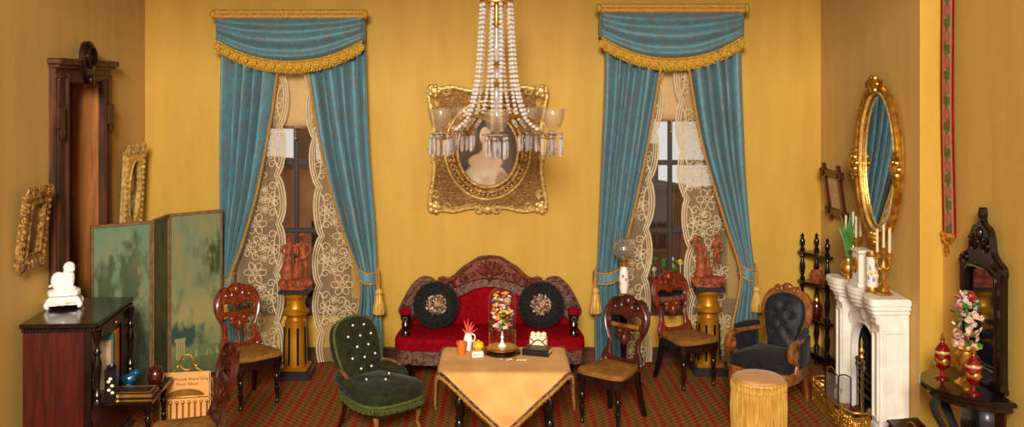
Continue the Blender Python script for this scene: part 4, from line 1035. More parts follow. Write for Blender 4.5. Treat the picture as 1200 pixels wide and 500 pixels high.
# brass music rack with booklets, standing on the carpet
mr = thing('music_rack', 'brass music rack with loop handle standing by the bookcase', 'magazine rack', (px(219,0,7.46).x, 7.46, 0), 10)
b = MB()
for y in (-.055,.055): b.tube([(-.2,y,.05),(.2,y,.05)], .008, 6); b.tube([(-.2,y,.05),(-.2,y,.22),(-.17,y,.245),(.17,y,.245),(.2,y,.22),(.2,y,.05)], .008, 6)
b.tube([(-.2,-.055,.05),(-.2,.055,.05)], .008, 6); b.tube([(.2,-.055,.05),(.2,.055,.05)], .008, 6); b.box((0,0,.05), (.4,.11,.006)); b.build('frame', M_['brass'], mr)
for k in range(8):
    x = -.16+k*.0457; MB().tube([(x,-.062,.05),(x,-.062,.20)], .006, 6).ball((x,-.062,.205), .013, 8, 6).ball((x,-.062,.055), .012, 8, 6).build('spindle', M_['brass'], mr)
for sx in (-1,1):
    for y in (-.055,.055): MB().tube(cr([(sx*.19,y,.055),(sx*.205,y*1.2,.025),(sx*.215,y*1.4,.0)],4), [.008,.007,.010], 6).build('foot', M_['brass'], mr)
b = MB().tube([(.05*cos(a),.0,.50+.06*sin(a)) for a in np.linspace(0,2*pi,24)], .008, 6)
for sx in (-1,1): b.tube(cr([(sx*.2,.0,.22),(sx*.19,0,.36),(sx*.11,0,.43),(sx*.06,0,.46)],5), .007, 6); b.ball((sx*.07,0,.47), .016, 8, 6); b.tube([(sx*.07,0,.47),(sx*.045,0,.49)], .007, 6)
b.build('handle', M_['brass'], mr)
b = MB().plate([[(.14*cos(a), .255+.055*sin(a)) for a in np.linspace(0,pi,16)]], .004, 0, T(0,-.06,0) @ XZ); b.build('arched_plate', M_['brass'], mr)
for k, (y, w, z, c, lb) in enumerate([(.026,.40,.40,'cream_paper','cream booklet at the back of the brass music rack'),(-.018,.33,.41,'tan_paper','tan sheet music with a printed title in the brass music rack')]):
    o = thing('music_booklet' if k == 0 else 'sheet_music', lb, 'booklet', Vector(mr.location) + R(10) @ Vector((-.02 if k == 0 else .01, y, .0545)), 10)
    MB().box((0,0,z/2-.02), (w,.03,z-.04), None, .004).build('pages', M_['cream_paper'], o)
    if k:
        cov = MB().box((0,-.0175,z/2-.015), (w,.004,z-.03), None, .001).build('cover', M_[c], o)
        for txt, zz, sz in (('The Musical Home Song', .345, .032), ('Music Album', .305, .032)):
            cu = bpy.data.curves.new('lettering', 'FONT'); cu.body = txt; cu.size = sz; cu.align_x = 'CENTER'; cu.extrude = .0004
            q = bpy.data.objects.new('lettering', cu); COL.objects.link(q); bpy.context.view_layer.update()
            me = bpy.data.meshes.new_from_object(q.evaluated_get(bpy.context.evaluated_depsgraph_get())); bpy.data.objects.remove(q); bpy.data.curves.remove(cu)
            me.transform(T(0,-.0200,zz-.03) @ R(90,'X')); me.materials.clear(); me.materials.append(M_['ink']); q = bpy.data.objects.new('lettering', me); COL.objects.link(q); q.parent = cov

# left wall frames
def ornate_frame(name, label, loc, rz, w, h, bar, tilt, gm, pic, cat='picture', oval=False, crest=True, group=None):
    t = thing(name, label, cat, loc, 0, group, rot=(radians(tilt),0,radians(rz)))
    a, c = w/2, h/2
    if oval: inn = [(p[0], p[1]) for p in circle(a-bar, 36, 0, 0, c-bar*1.3)]
    else: inn = [(-a+bar,-c+bar),(a-bar,-c+bar),(a-bar,c-bar),(-a+bar,c-bar)]
    out = [(-a,-c),(a,-c),(a,c),(-a,c)]
    f = MB().plate([out, inn], .05, .012, T(0,0,c) @ XZ)
    for i in range(4):
        p, q = Vector(out[i]), Vector(out[(i+1) % 4]); n = max(3, int((q-p).length/.05))
        for k in range(n+1):
            s = p.lerp(q, k/n); f.ball((s[0]*.97,-.045,s[1]*.97+c), (.022,.02,.022), 7, 5)
    inl = inset(inn if sarea(inn) > 0 else inn[::-1], -.008); f.tube([(p[0],-.05,p[1]+c) for p in inl], .009, 6, closed=True)
    for sx in (-1,1):
        for sz in (-1,1):
            f.ball((sx*a,-.045,sz*c+c), (.045,.025,.045), 9, 6); f.tube([(sx*(a+p[0]),-.05,sz*(c+p[1])+c) for p in scroll(-.02,.02,.045,.01,1.3,0,9)], .010, 5)
    fo = f.build('frame', M_[gm], t)
    if crest:
        k = MB(); k.ball((0,-.045,2*c+.02), (.04,.025,.05), 9, 6)
        for sx in (-1,1): k.tube([(sx*p[0],-.045,2*c+p[1]) for p in scroll(.075,.012,.045,.01,1.4,1,10)], .012, 6)
        k.build('crest', M_[gm], fo)
        k = MB().ball((0,-.045,-.01), (.05,.02,.03), 9, 6)
        for sx in (-1,1): k.tube([(sx*p[0],-.045,-p[1]) for p in scroll(.075,.0,.04,.01,1.4,1,10)], .011, 6)
        k.build('bottom_ornament', M_[gm], fo)
    pic(t, w-2*bar+.02, h-2*bar+.02, c)
    return t
def mirror_pic(mt):
    def f(t, w, h, c): MB().box((0,-.012,c), (w,.006,h)).build('mirror_glass', M_[mt], t)
    return f
def paint_pic(fn, nu=50, nv=70):
    def f(t, w, h, c): MB().grid(lambda u,v: (-w/2+w*u,-.014,c+h/2-h*v), nu, nv, colfn=fn).build('picture', M_['paint'], t)
    return f
def small_portrait(u, v):
    c = mixc((96,66,36), (60,40,22), v)
    if ((u-.5)/.22)**2+((v-.38)/.16)**2 < 1: c = (196,150,108)
    if ((u-.5)/.26)**2+((v-.26)/.12)**2 < 1 and v < .3: c = (70,44,26)
    if ((u-.5)/.44)**2+((v-.9)/.32)**2 < 1: c = (86,60,44)
    return c
ornate_frame('gilt_frame', 'bronze gilt picture frame hung tilted above the bookcase', (XL+.02, 6.79, 1.42), 90, .33, .50, .075, 7, 'antique_gold', paint_pic(lambda u,v: mixc((150,120,66),(98,72,36), v+.4*fbm(u*3,v*3,3))), 'picture')
ornate_frame('gilt_frame', 'narrow bright gilt frame with oval portrait between doorway and corner', (XL+.02, 8.68, 1.36), 90, .40, .74, .075, 3, 'bright_gilt', paint_pic(small_portrait), 'picture', True)

# ================================================================ PEDESTALS AND STATUETTES
def pedestal(label, loc):
    t = thing('pedestal', label, 'pedestal', loc, 0, 'gold column pedestals'); t.scale = (.88,.88,1)
    MB().box((0,0,.035), (.36,.32,.07), None, .008).build('base', M_['slate'], t)
    MB().box((0,0,.09), (.29,.27,.04), None, .012).build('base_moulding', M_['pedestal_gold'], t)
    MB().lathe([(.125,.11),(.122,.16),(.112,.50),(.112,.52),(.095,.53),(.09,.56),(.12,.575),(.135,.59),(.135,.615),(.11,.63),(.098,.66),(.098,.72),(.115,.735),(.125,.76),(.125,.785),(.10,.79)], 32).build('column', M_['pedestal_gold'], t)
    for k in range(8):
        a = 2*pi*(k+.5)/8; b = MB(); r0, r1 = .121, .1135
        b.tube([(r0*cos(a),r0*sin(a),.13),(r1*cos(a),r1*sin(a),.47)], .012, 8, flat=(1,1)).build('flute', M_['black_wood'], t)
    MB().box((0,0,.80), (.31,.29,.035), None, .008).build('top_slab', M_['slate'], t)
    return t
P1 = pedestal('gold column pedestal in front of the left window', (px(346.5,0,8.72).x, 8.72, 0))
P2 = pedestal('gold column pedestal in front of the right window', (px(830,0,8.84).x, 8.84, 0))
def person(b, x, y, z, h, lean, arms, skirt, hat):
    """one small standing figure grown from overlapping limbs, fused by remeshing; h = standing height"""
    hd = h/7.2; hip = z+h*.5; sh = z+h*.82
    X = x+lean
    if skirt: b.lathe([(h*.17,z),(h*.16,z+h*.05),(h*.13,z+h*.25),(h*.075,z+h*.5),(h*.07,z+h*.56)], 16, T(x,y,0)); 
    for s in (-1,1):
        b.tube(cr([(x+s*h*.05,y,hip),(x+s*h*.065,y-h*.03,z+h*.27),(x+s*h*.06,y+.0,z+h*.04)],4), [h*.062,h*.048,h*.03], 8); b.ball((x+s*h*.065,y-h*.04,z+h*.02), (h*.03,h*.06,h*.022), 8, 6)
    b.tube([(x,y,hip-h*.03),(x+lean*.5,y,z+h*.62),(X,y,sh-h*.03),(X,y,sh+h*.01)], [h*.085,h*.078,h*.10,h*.05], 10, flat=(1,.8), up=(1,0,0))
    if not skirt: b.lathe([(h*.12,hip-h*.06),(h*.085,hip+h*.06)], 12, T(x,y,0))
    b.tube([(X,y,sh),(X,y-h*.01,sh+h*.06)], h*.034, 8); b.ball((X,y-h*.015,sh+h*.11), (hd*.42,hd*.46,hd*.55), 12, 9); b.ball((X,y-h*.015-hd*.46,sh+h*.1), hd*.1, 6, 5)
    if hat: b.lathe([(hd*.7,0),(hd*.68,hd*.1),(hd*.42,hd*.14),(hd*.38,hd*.4),(0,hd*.45)], 14, T(X,y-h*.01,sh+h*.15))
    else: b.ball((X,y+h*.01,sh+h*.13), (hd*.5,hd*.48,hd*.5), 10, 8)
    for s, (ex, ey, ez, hx_, hy_, hz_) in zip((-1,1), arms):
        b.tube(cr([(X+s*h*.10,y,sh-h*.02),(X+ex*h,y+ey*h,z+ez*h),(X+hx_*h,y+hy_*h,z+hz_*h)],4), [h*.042,h*.034,h*.024], 8); b.ball((X+hx_*h,y+hy_*h,z+hz_*h), h*.03, 8, 6)
def statuette(label, P, figs, bw):
    t = thing('statuette', label, 'statuette', (P.location.x, P.location.y, .818), 0, 'terracotta figure groups')
    o = [Vector((bw*cos(a)*(1+.06*cos(7*a)), .085*sin(a)*(1+.06*cos(5*a)))) for a in np.linspace(0,2*pi,49)[:-1]]
    MB().pillow(o, 0, .085, .03, .012).build('base', M_['terracotta'], t)
    b = MB()
    for k in range(24): 
        a = 2*pi*k/24; b.ball((bw*.98*cos(a),.084*sin(a),.045+.01*sin(k*2.2)), (.02,.016,.03), 7, 5)
    b.build('base_ornament', M_['terracotta'], t, kind='stuff')
    for f in figs:
        b = MB(); person(b, *f); b.build('figure', M_['terracotta'], t, remesh=.007)
    MB().ball((.0,.02,.12), (.05,.04,.07), 10, 8).tube([(.0,.03,.1),(.005,.03,.28)], [.03,.018], 7).build('stump', M_['terracotta'], t, remesh=.008)
statuette('terracotta statuette of a couple standing on the left pedestal', P1, [(-.075,0,.085,.40,.015,((-.17,-.05,.66,-.04,-.12,.58),(.2,-.03,.68,.20,-.08,.55)),True,True), (.07,-.005,.085,.415,-.01,((-.15,-.04,.66,-.10,-.10,.55),(.2,.0,.66,.09,-.06,.5)),False,True)], .145)
statuette('terracotta statuette of two children climbing on the right pedestal', P2, [(-.07,-.01,.085,.38,-.02,((-.2,-.02,.85,-.08,-.05,.98),(.17,-.06,.66,.22,-.08,.6)),True,False), (.085,.02,.17,.30,.0,((-.17,-.06,.66,-.2,-.08,.6),(.2,.0,.66,.08,-.08,.52)),False,False)], .15)

# ================================================================ BACK WALL PORTRAIT
def soft(d, w=.12): return max(0, min(1, (1-d)/w))
def lady(u, v):
    x, y = (u-.5)*.85+.03, v
    c = mixc((92,70,54), (126,104,84), .5+.5*fbm(u*2,v*2,21)-.5*abs(x))
    hair = (x/.115)**2+((y-.25)/.17)**2; c = mixc(c, (60,40,28), soft(hair,.25))
    dress = (x/.36)**2+((y-1.04)/.40)**2; c = mixc(c, mixc((232,212,180), (190,156,118), max(0, fbm(u*4,v*6,22))+max(0,x)*1.2), soft(dress))
    sh = (x/.25)**2+((y-.66)/.12)**2; c = mixc(c, mixc((238,208,176), (214,172,134), x*2), soft(sh,.25))
    w = .055+max(0,(y-.5))*.9; c = mixc(c, (230,194,160), max(0,min(1,(w-abs(x))/.02)) if .34 < y < .62 else 0)
    face = (x/.085)**2+((y-.32)/.125)**2; c = mixc(c, mixc((238,202,168), (206,158,124), x*5+.3), soft(face,.2))
    for ex in (-.032,.032): c = mixc(c, (70,50,40), soft(((x-ex)/.018)**2+((y-.31)/.011)**2,.4))
    c = mixc(c, (176,84,72), soft((x/.024)**2+((y-.39)/.011)**2,.4)); c = mixc(c, (200,150,118), soft((x/.008)**2+((y-.345)/.03)**2,.5))
    return mixc(c, (150,112,74), .7*soft(((x-.22)/.1)**2+((y-.93)/.16)**2,.5))
def portrait():
    c = px(571.5, 174, 9.1); t = thing('portrait', 'oval portrait of a lady in a large square carved gilt frame above the sofa', 'picture', (c.x, 9.165, c.z), 0, rot=(radians(4),0,0))
    a, h = .575, .625
    q = [(0,h-.04),(.16,h-.045),(.34,h-.005),(.46,h-.02),(.56,h),(.585,h-.07),(.565,h-.2),(.53,.2),(.545,.05),(.555,0),(.545,-.05),(.53,-.2),(.565,-h+.2),(.585,-h+.07),(.56,-h),(.46,-h+.02),(.34,-h+.005),(.16,-h+.045),(0,-h+.02)]
    out = mirror(cr(q,5)); ov = circle(.295,64,0,-.01,.36)
    fr = MB().plate([out, ov], .07, .02, XZ).build('frame', M_['bronze_field'], t)
    MB().tube([(p[0]*.975,-.075,p[1]*.975) for p in out[::2]], .022, 8, closed=True).build('outer_moulding', M_['bright_gilt'], fr)
    MB().tube([(p[0]*.925,-.07,p[1]*.93) for p in out[::2]], .010, 6, closed=True).build('inner_moulding', M_['antique_gold'], fr)
    for r, rad, mt in ((1.0,.018,'bright_gilt'),(1.14,.028,'antique_gold'),(1.40,.013,'bright_gilt'),(1.30,.012,'antique_gold')):
        MB().tube([(.295*r*cos(s),-.075-(.01 if rad > .02 else 0),-.01+(.36+.295*(r-1))*sin(s)) for s in np.linspace(0,2*pi,73)[:-1]], rad, 8, closed=True).build('oval_moulding', M_[mt], fr)
    b = MB()
    for k in range(56):
        s = 2*pi*k/56; b.ball((.363*cos(s),-.088,-.01+.43*sin(s)), (.014,.010,.014), 6, 5)
    b.build('beading', M_['bright_gilt'], fr, kind='stuff')
    b = MB()
    for i in range(-9,10):
        for j in range(-10,11):
            x, z = i*.052+(.026 if j % 2 else 0), j*.054
            if (x/.44)**2+((z+.01)/.52)**2 > 1 and abs(x) < .48 and abs(z) < .52: b.ball((x,-.07,z), (.012,.008,.012), 6, 4)
    b.build('diaper_studs', M_['antique_gold'], fr, kind='stuff')
    for sx in (-1,1):
        for sz in (-1,1):
            k = MB().ball((sx*.515,-.085,sz*.565), (.055,.03,.055), 10, 7)
            for n in range(5):
                an = 2*pi*n/5; k.ball((sx*.515+.045*cos(an),-.10,sz*.565+.045*sin(an)), (.026,.014,.026), 8, 5)
            for f in (0,1): k.tube([(sx*(p[0] if not f else p[0]),-.08,sz*p[1]) for p in (scroll(.40,.56,.05,.012,1.4,.3,10) if not f else scroll(.515,.44,.045,.012,1.4,1.8,10))], .013, 6)
            k.build('corner_ornament', M_['bright_gilt'], fr)
    for (x, z) in ((0,.575),(0,-.585),(-.53,0),(.53,0)):
        k = MB().ball((x,-.09,z), (.05,.03,.045), 10, 7); vert = abs(x) > .1
        for s in (-1,1):
            k.tube([((x+s*p[0]) if not vert else x+p[1]*.6,-.085,(z+p[1]) if not vert else z+s*p[0]) for p in scroll(.085,0,.045,.012,1.4,2.2,10)], .013, 6)
        k.build('centre_ornament', M_['bright_gilt'], fr)
    MB().grid(lambda u,v: (-.305+.61*u,-.02,.36-.74*v), 80, 100, colfn=lady).build('painting', M_['paint'], t)
portrait()
# ================================================================ RIGHT SIDE
# lamp on a tripod table behind the front chair
lt = thing('tripod_table', 'small round tripod table carrying the globe lamp by the right window', 'table', (px(731,0,8.62).x, 8.62, 0))
MB().lathe([(.0,.60),(.13,.60),(.15,.61),(.15,.625),(.0,.627)], 28).build('tabletop', M_['black_wood'], lt)
MB().lathe([(.02,.12),(.035,.15),(.022,.22),(.03,.32),(.018,.40),(.03,.52),(.05,.60)], 14).build('stem', M_['black_wood'], lt)
for k in range(3):
    a = 2*pi*k/3-.75; MB().tube(cr([(.02*cos(a),.02*sin(a),.18),(.11*cos(a),.11*sin(a),.13),(.2*cos(a),.2*sin(a),.025),(.24*cos(a),.24*sin(a),.022)],5), [.022,.02,.018,.024], 7).build('leg', M_['light_wood'], lt)
lp = thing('oil_lamp', 'oil lamp with clear glass globe and painted porcelain stem', 'lamp', (lt.location.x, lt.location.y, .6275))
MB().lathe([(.06,0),(.065,.012),(.05,.03),(.04,.04),(.045,.09),(.05,.13),(.04,.16),(.03,.17)], 20).build('base', M_['brass'], lp)
MB().lathe([(.03,.17),(.042,.22),(.045,.30),(.038,.37),(.028,.41)], 20, col=(238,226,214)).build('stem', M_['paint_gloss'], lp)
for k in range(10):
    a = 2*pi*k/10; MB().ball((.043*cos(a),.043*sin(a),.24+.1*((k*7) % 10)/10), (.012,.012,.016), 7, 5, col=[(196,130,136),(140,130,164),(140,150,126)][k % 3]).build('painted_flower', M_['paint_gloss'], lp)
MB().lathe([(.028,.41),(.036,.42),(.036,.44),(.028,.45),(.04,.47),(.04,.485),(.03,.49)], 20).build('burner', M_['brass'], lp)
MB().lathe([(.035,.487)]+[(.098*sin(a), .575-.098*cos(a)) for a in np.linspace(.42,2.7,14)]+[(.045,.672)], 28).build('globe', M_['globe_glass'], lp)
MB().lathe([(.012,.487),(.012,.55),(0,.56)], 10).build('wick_tube', M_['brass'], lp)

# corner whatnot
et = thing('corner_shelf', 'black corner whatnot with turned posts between curtain and fireplace', 'shelf', (3.145,9.10,0))
q = .38; qx = .21
def quarter(r): return [(0,0)]+[(-r*cos(a),-r*sin(a)) for a in np.linspace(0,pi/2,14)]
ZS = (.14,.46,.80,1.08)
for z in ZS: MB().plate([[(0,0),(-qx,0),(-qx,-.06),(-.18,-.14),(-.14,-.18),(-.11,-.28),(-.08,-q),(0,-q)]], .026, .006, T(0,0,z)).build('shelf', M_['black_wood'], et)
for x, y in ((-.175,-.035),(-.045,-.345),(-.04,-.04)):
    MB().lathe([(.015,0),(.026,.015),(.018,.05),(.026,.10),(.026,.14)], 10, T(x,y,0)).build('foot', M_['black_wood'], et)
    for i in range(3):
        h = ZS[i+1]-ZS[i]-.026; MB().lathe([(.022,0),(.026,.08*h),(.013,.16*h),(.02,.3*h),(.028,.5*h),(.02,.7*h),(.013,.84*h),(.026,.92*h),(.022,h)], 12, T(x,y,ZS[i]+.026)).build('post', M_['black_wood'], et)
    MB().lathe([(.022,0),(.026,.02),(.012,.04),(.024,.07),(.026,.10),(.010,.13),(.018,.15),(0,.175)], 12, T(x,y,1.106)).build('finial', M_['black_wood'], et)
p = thing('pot_pourri_bowl', 'brown woven basket on the corner whatnot behind the mantel', 'basket', (3.05,8.90,.8265))
MB().lathe([(.04,0),(.055,.03),(.06,.08),(.05,.12),(.046,.12),(.052,.07),(0,.02)], 20, rip=.04, rn=10).build('body', M_['terracotta'], p)
p = thing('ornament_jar', 'dark lidded jar on a lower shelf of the corner whatnot', 'jar', (3.05,8.90,.4865))
MB().lathe([(.03,0),(.05,.04),(.055,.10),(.04,.15),(.03,.17),(.034,.18)], 18).build('body', M_['brown_glaze'], p); MB().lathe([(.036,.18),(.03,.20),(.008,.21),(.01,.225),(0,.23)], 14).build('lid', M_['brass'], p)

# fireplace (local: x along the wall, -y into the room), turned to face the room
FP = thing('fireplace', 'white marble fireplace with arched opening and shaped mantel shelf', 'fireplace', (XC-.003, 7.66, 0), -90)
def fireplace(t):
    # local +x -> world -y (towards camera)
    ar = [( .25*cos(a), .50+.25*sin(a)) for a in np.linspace(0,pi,25)]
    out = [(-.452,0),(-.25,0)]+[(p[0],p[1]) for p in reversed(ar)]+[(.25,0),(.452,0),(.452,.93),(-.452,.93)]
    MB().plate([out], .04, .006, T(0,-.12,0) @ XZ).build('surround', M_['marble'], t)
    MB().tube([(-.265,-.165,0),(-.265,-.165,.49)]+[(.265*cos(a),-.165,.50+.265*sin(a)) for a in np.linspace(pi,0,25)]+[(.265,-.165,.49),(.265,-.165,0)], .012, 6).build('arch_moulding', M_['marble'], t)
    for sx in (-1,1):
        j = MB().box((sx*.385,-.115,.46), (.15,.23,.92), None, .006).build('pilaster', M_['marble'], t)
        MB().plate([[(sx*.385-.055,.12),(sx*.385+.055,.12),(sx*.385+.055,.80),(sx*.385-.055,.80)],[(sx*.385-.035,.14),(sx*.385+.035,.14),(sx*.385+.035,.78),(sx*.385-.035,.78)]], .012, .004, T(0,-.23,0) @ XZ).build('front_panel', M_['marble'], j)
        e = .461; MB().plate([[(-.205,.12),(-.03,.12),(-.03,.82),(-.205,.82)],[(-.18,.145),(-.055,.145),(-.055,.795),(-.18,.795)]], .010, .003, T(sx*e,0,0) @ R(90 if sx > 0 else -90) @ (S(1,1,1) if sx > 0 else S(-1,1,1)) @ XZ).build('side_panel', M_['marble'], j)
        MB().box((sx*.385,-.12,.04), (.17,.26,.08), None, .01).build('plinth', M_['marble'], j)
        k = MB(); k.box((sx*.385,-.225,.885), (.13,.05,.07), None, .015); k.build('corbel', M_['marble'], j)
        MB().tube(cr([(sx*.12,-.17,.84),(sx*.19,-.185,.83),(sx*.25,-.185,.78),(sx*.285,-.175,.70)],5), [.006,.014,.013,.006], 7).build('spandrel_scroll', M_['marble'], t)
    k = MB(); k.ball((0,-.165,.845), (.05,.03,.06), 12, 8); k.ball((0,-.18,.875), (.04,.022,.03)); k.build('keystone', M_['marble'], t)
    def shelf(d, z, h, b):
        o = cr([(.50+d,-.003),(.505+d,-.20),(.50+d,-.30-d),(.40,-.315-d),(.31,-.30-d),(.24,-.255-d),(.16,-.25-d),(.08,-.285-d),(0,-.30-d),(-.08,-.285-d),(-.16,-.25-d),(-.24,-.255-d),(-.31,-.30-d),(-.40,-.315-d),(-.50-d,-.30-d),(-.505-d,-.20),(-.50-d,-.003)],4)
        return MB().plate([o], h, b, T(0,0,z))
    shelf(-.045,.915,.03,.008).build('bed_moulding', M_['marble'], t); shelf(-.025,.945,.035,.012).build('cove_moulding', M_['marble'], t); shelf(-.01,.98,.035,.012).build('ovolo_moulding', M_['marble'], t); shelf(.0,1.015,.05,.012).build('mantel_shelf', M_['marble'], t)
    # firebox
    MB().box((0,-.009,.4), (.60,.012,.8)).build('fireback', M_['soot'], t)
    MB().box((0,-.08,.005), (.58,.14,.01)).build('hearth', M_['soot'], t)
    for sx in (-1,1): MB().box((sx*.29,-.065,.4), (.02,.105,.8)).build('firebox_wall', M_['soot'], t)
    MB().box((0,-.065,.80), (.60,.105,.02)).build('firebox_roof', M_['soot'], t)
    g = MB().box((0,-.08,.14), (.40,.10,.02)).build('grate', M_['iron'], t)
    for z in (.18,.24,.30,.36): MB().tube([(-.21,-.10,z),(-.12,-.155,z),(.12,-.155,z),(.21,-.10,z)], .009, 6).build('grate_bar', M_['leather'], g)
    for x in (-.2,.2): MB().tube([(x,-.11,.01),(x,-.11,.40)], .010, 6).ball((x,-.11,.41), .018, 8, 6).build('grate_post', M_['iron'], g)
    rnd = random.Random(4)
    for k in range(14): MB().ball((rnd.uniform(-.16,.16),rnd.uniform(-.12,-.05),rnd.uniform(.17,.30)), (rnd.uniform(.03,.045),.03,rnd.uniform(.025,.035)), 6, 4).build('coal', M_['soot'], g)
fireplace(FP)
def onfp(x, y, z): return T(*FP.location) @ R(-90) @ Vector((x,y,z))
def fender():
    t = thing('fender', 'pierced brass fender curving around the hearth', 'fender', onfp(-.02,-.33,0), -90)
    pl = cr([(-.48,.04),(-.50,-.02),(-.46,-.09),(-.30,-.13),(0,-.145),(.24,-.14),(.40,-.10),(.44,-.04),(.43,.04)],8); H = .17
    MB().tube([(p[0],p[1],.012) for p in pl], .014, 6, flat=(.8,1.5)).build('base_rail', M_['brass'], t)
    MB().tube([(p[0],p[1],H) for p in pl], .009, 6).build('top_rail', M_['brass'], t)
    L = [0]
    for a, b in zip(pl[:-1], pl[1:]): L.append(L[-1]+(b-a).length)
    def at(s):
        s = max(0,min(L[-1],s)); return (float(np.interp(s, L, [p[0] for p in pl])), float(np.interp(s, L, [p[1] for p in pl])))
    m = MB(); n = 44
    for k in range(n):
        s0 = L[-1]*(k+.5)/n
        for (dz, r, ph, tr) in ((.055,.028,k*2.1,1.5),(.115,.028,k*1.3+2,1.5),(.085,.014,k,1.0)):
            m.tube([at(s0+p[0])+(dz+p[1],) for p in scroll(0,0,r,.006,tr,ph,9)], .0055, 5)
    m.build('filigree', M_['brass'], t, kind='stuff')
    for p in (pl[0], pl[-1], pl[len(pl)//3], pl[2*len(pl)//3]): MB().lathe([(.018,0),(.014,.03),(.01,.14),(.018,.17),(.02,.19),(0,.215)], 10, T(p[0],p[1],0)).build('post', M_['brass'], t)
fender()
def spark_guard():
    t = thing('spark_guard', 'small folding wire mesh spark guard standing inside the fender', 'fire screen', onfp(-.20,-.36,0), -72)
    pts = [(-.15,.07),(-.08,0),(.08,0),(.15,.07)]; H = .29
    for a, c in zip(pts[:-1], pts[1:]):
        f = MB(); A, C = Vector(a), Vector(c); arch = [(A.lerp(C,s)[0], A.lerp(C,s)[1], H+.02*sin(pi*s)) for s in np.linspace(0,1,9)]
        f.tube([(A[0],A[1],0)]+arch+[(C[0],C[1],0)], .006, 6); f.tube([(A[0],A[1],.03),(C[0],C[1],.03)], .005, 5); fo = f.build('panel_frame', M_['wire'], t)
        MB().grid(lambda u,v: (A.lerp(C,u)[0], A.lerp(C,u)[1], .03+(H-.03)*v), 2, 2).build('mesh', M_['mesh'], fo)
    MB().tube(cr([(-.05,0,H+.01),(-.03,-.01,H+.05),(.03,-.01,H+.05),(.05,0,H+.01)],4), .005, 6).build('handle', M_['brass'], t)
spark_guard()
def tools():
    t = thing('fire_tools', 'brass fire tool stand with poker and shovel beside the fender', 'fire tools', onfp(.33,-.318,0), -90)
    MB().lathe([(.05,0),(.05,.015),(.03,.03),(.012,.045)], 20).build('base', M_['brass'], t)
    MB().lathe([(.008,.04),(.008,.56),(.02,.58),(.012,.60),(.022,.63),(.008,.66),(.012,.69),(0,.74)], 12).build('pole', M_['brass'], t)
    MB().tube([(-.075,0,.52),(.075,0,.52)], .007, 6).build('cross_bar', M_['brass'], t)
    for x, nm in ((-.06,'shovel'),(.06,'poker')):
        o = MB().tube([(x,-.012,.10),(x,-.012,.50)], .006, 6); o.lathe([(.008,0),(.016,.02),(.010,.05),(.018,.07),(0,.09)], 10, T(x,-.012,.49))
        if nm == 'shovel': o.plate([[(-.035,-.06),(.035,-.06),(.03,.03),(.01,.05),(-.01,.05),(-.03,.03)]], .006, .001, T(x,-.01,.10) @ XZ)
        else: o.tube([(x,-.012,.12),(x,-.012,.05),(x+.02,-.012,.04)], [.006,.007,.003], 6)
        o.build(nm, M_['steel'], t)
tools()
cs = thing('coal_box', 'dark wooden coal box with slanted lid on the carpet by the mantel', 'coal box', (3.06,6.86,0), -78)
MB().plate([[(-.13,0),(.13,0),(.13,.12),(-.13,.20)]], .24, .008, T(0,.12,0) @ XZ).build('box', M_['black_wood'], cs)
MB().box((0,0,0), (.29,.26,.018), T(0,0,.172) @ R(17,'Y'), .005).build('lid', M_['dark_wood'], cs)
MB().tube([(.05*cos(a)-.02,0,.185+.045*sin(a)) for a in np.linspace(0,pi,10)], .007, 6).build('handle', M_['brass'], cs)

# on the mantel shelf
ZM = 1.0655
def candelabrum(label, loc, rz):
    t = thing('candelabrum', label, 'candelabrum', loc, rz, 'brass mantel candelabra')
    MB().box((0,0,.012), (.105,.105,.018), None, .006).box((0,0,.045), (.075,.075,.05), None, .008).build('base', M_['brass'], t)
    for sx in (-1,1):
        for sy in (-1,1): MB().ball((sx*.045,sy*.045,.01), .012, 8, 6).build('foot', M_['brass'], t)
    MB().lathe([(.045,.07),(.03,.085),(.014,.10),(.02,.13),(.012,.17),(.022,.20),(.026,.22),(.012,.25),(.010,.29),(.018,.31),(.022,.325)], 14).build('stem', M_['brass'], t)
    for x, y, z in ((0,0,.345),(-.062,0,.315),(.062,0,.315),(0,-.062,.315)):
        if x or y: MB().tube(cr([(0,0,.22),(x*.5,y*.5,.20),(x*1.1,y*1.1,.235),(x,y,.29)],5), [.009,.007,.007,.008], 6).build('arm', M_['brass'], t)
        MB().lathe([(.008,z-.03),(.024,z-.015),(.024,z-.008),(.014,z),(.018,z+.025),(.012,z+.025)], 12, T(x,y,0)).build('candle_cup', M_['brass'], t)
        MB().lathe([(.011,z+.01),(.0105,z+.20),(.006,z+.205),(0,z+.207)], 10, T(x,y,0)).build('candle', M_['white_wax'], t)
candelabrum('brass candelabrum with white candles at the near end of the mantel', (3.035,7.33,ZM), 20)
candelabrum('brass candelabrum with white candles at the far end of the mantel', (3.08,8.07,ZM), 0)
v = thing('cylinder_vase', 'painted white cylinder vase with gold rims on the mantel', 'vase', (2.985,7.43,ZM))
MB().lathe([(.05,0),(.055,.012),(.045,.03),(.04,.045)], 20).build('foot', M_['brass'], v)
MB().lathe([(.042,.045),(.045,.06),(.045,.27),(.042,.285)], 24, col=(226,216,204)).build('body', M_['paint_gloss'], v)
MB().lathe([(.045,.283),(.048,.295),(.046,.315),(.038,.315),(.036,.30)], 20).build('rim', M_['brass'], v)
for k, (a, z, r, c) in enumerate([(200,.15,.024,(206,170,110)),(215,.12,.02,(120,140,170)),(245,.16,.026,(226,190,120)),(265,.11,.022,(110,130,160)),(285,.17,.022,(206,180,130)),(230,.2,.02,(150,160,180)),(310,.13,.024,(200,160,110))]):
    MB().ball((.044*cos(radians(a)),.044*sin(radians(a)),z), (r*.5,r*.5,r), 8, 6, col=c).build('painted_scene', M_['paint_gloss'], v)
c = thing('mantel_clock', 'white marble mantel clock with brass dial', 'clock', (3.0,7.68,ZM), -90)
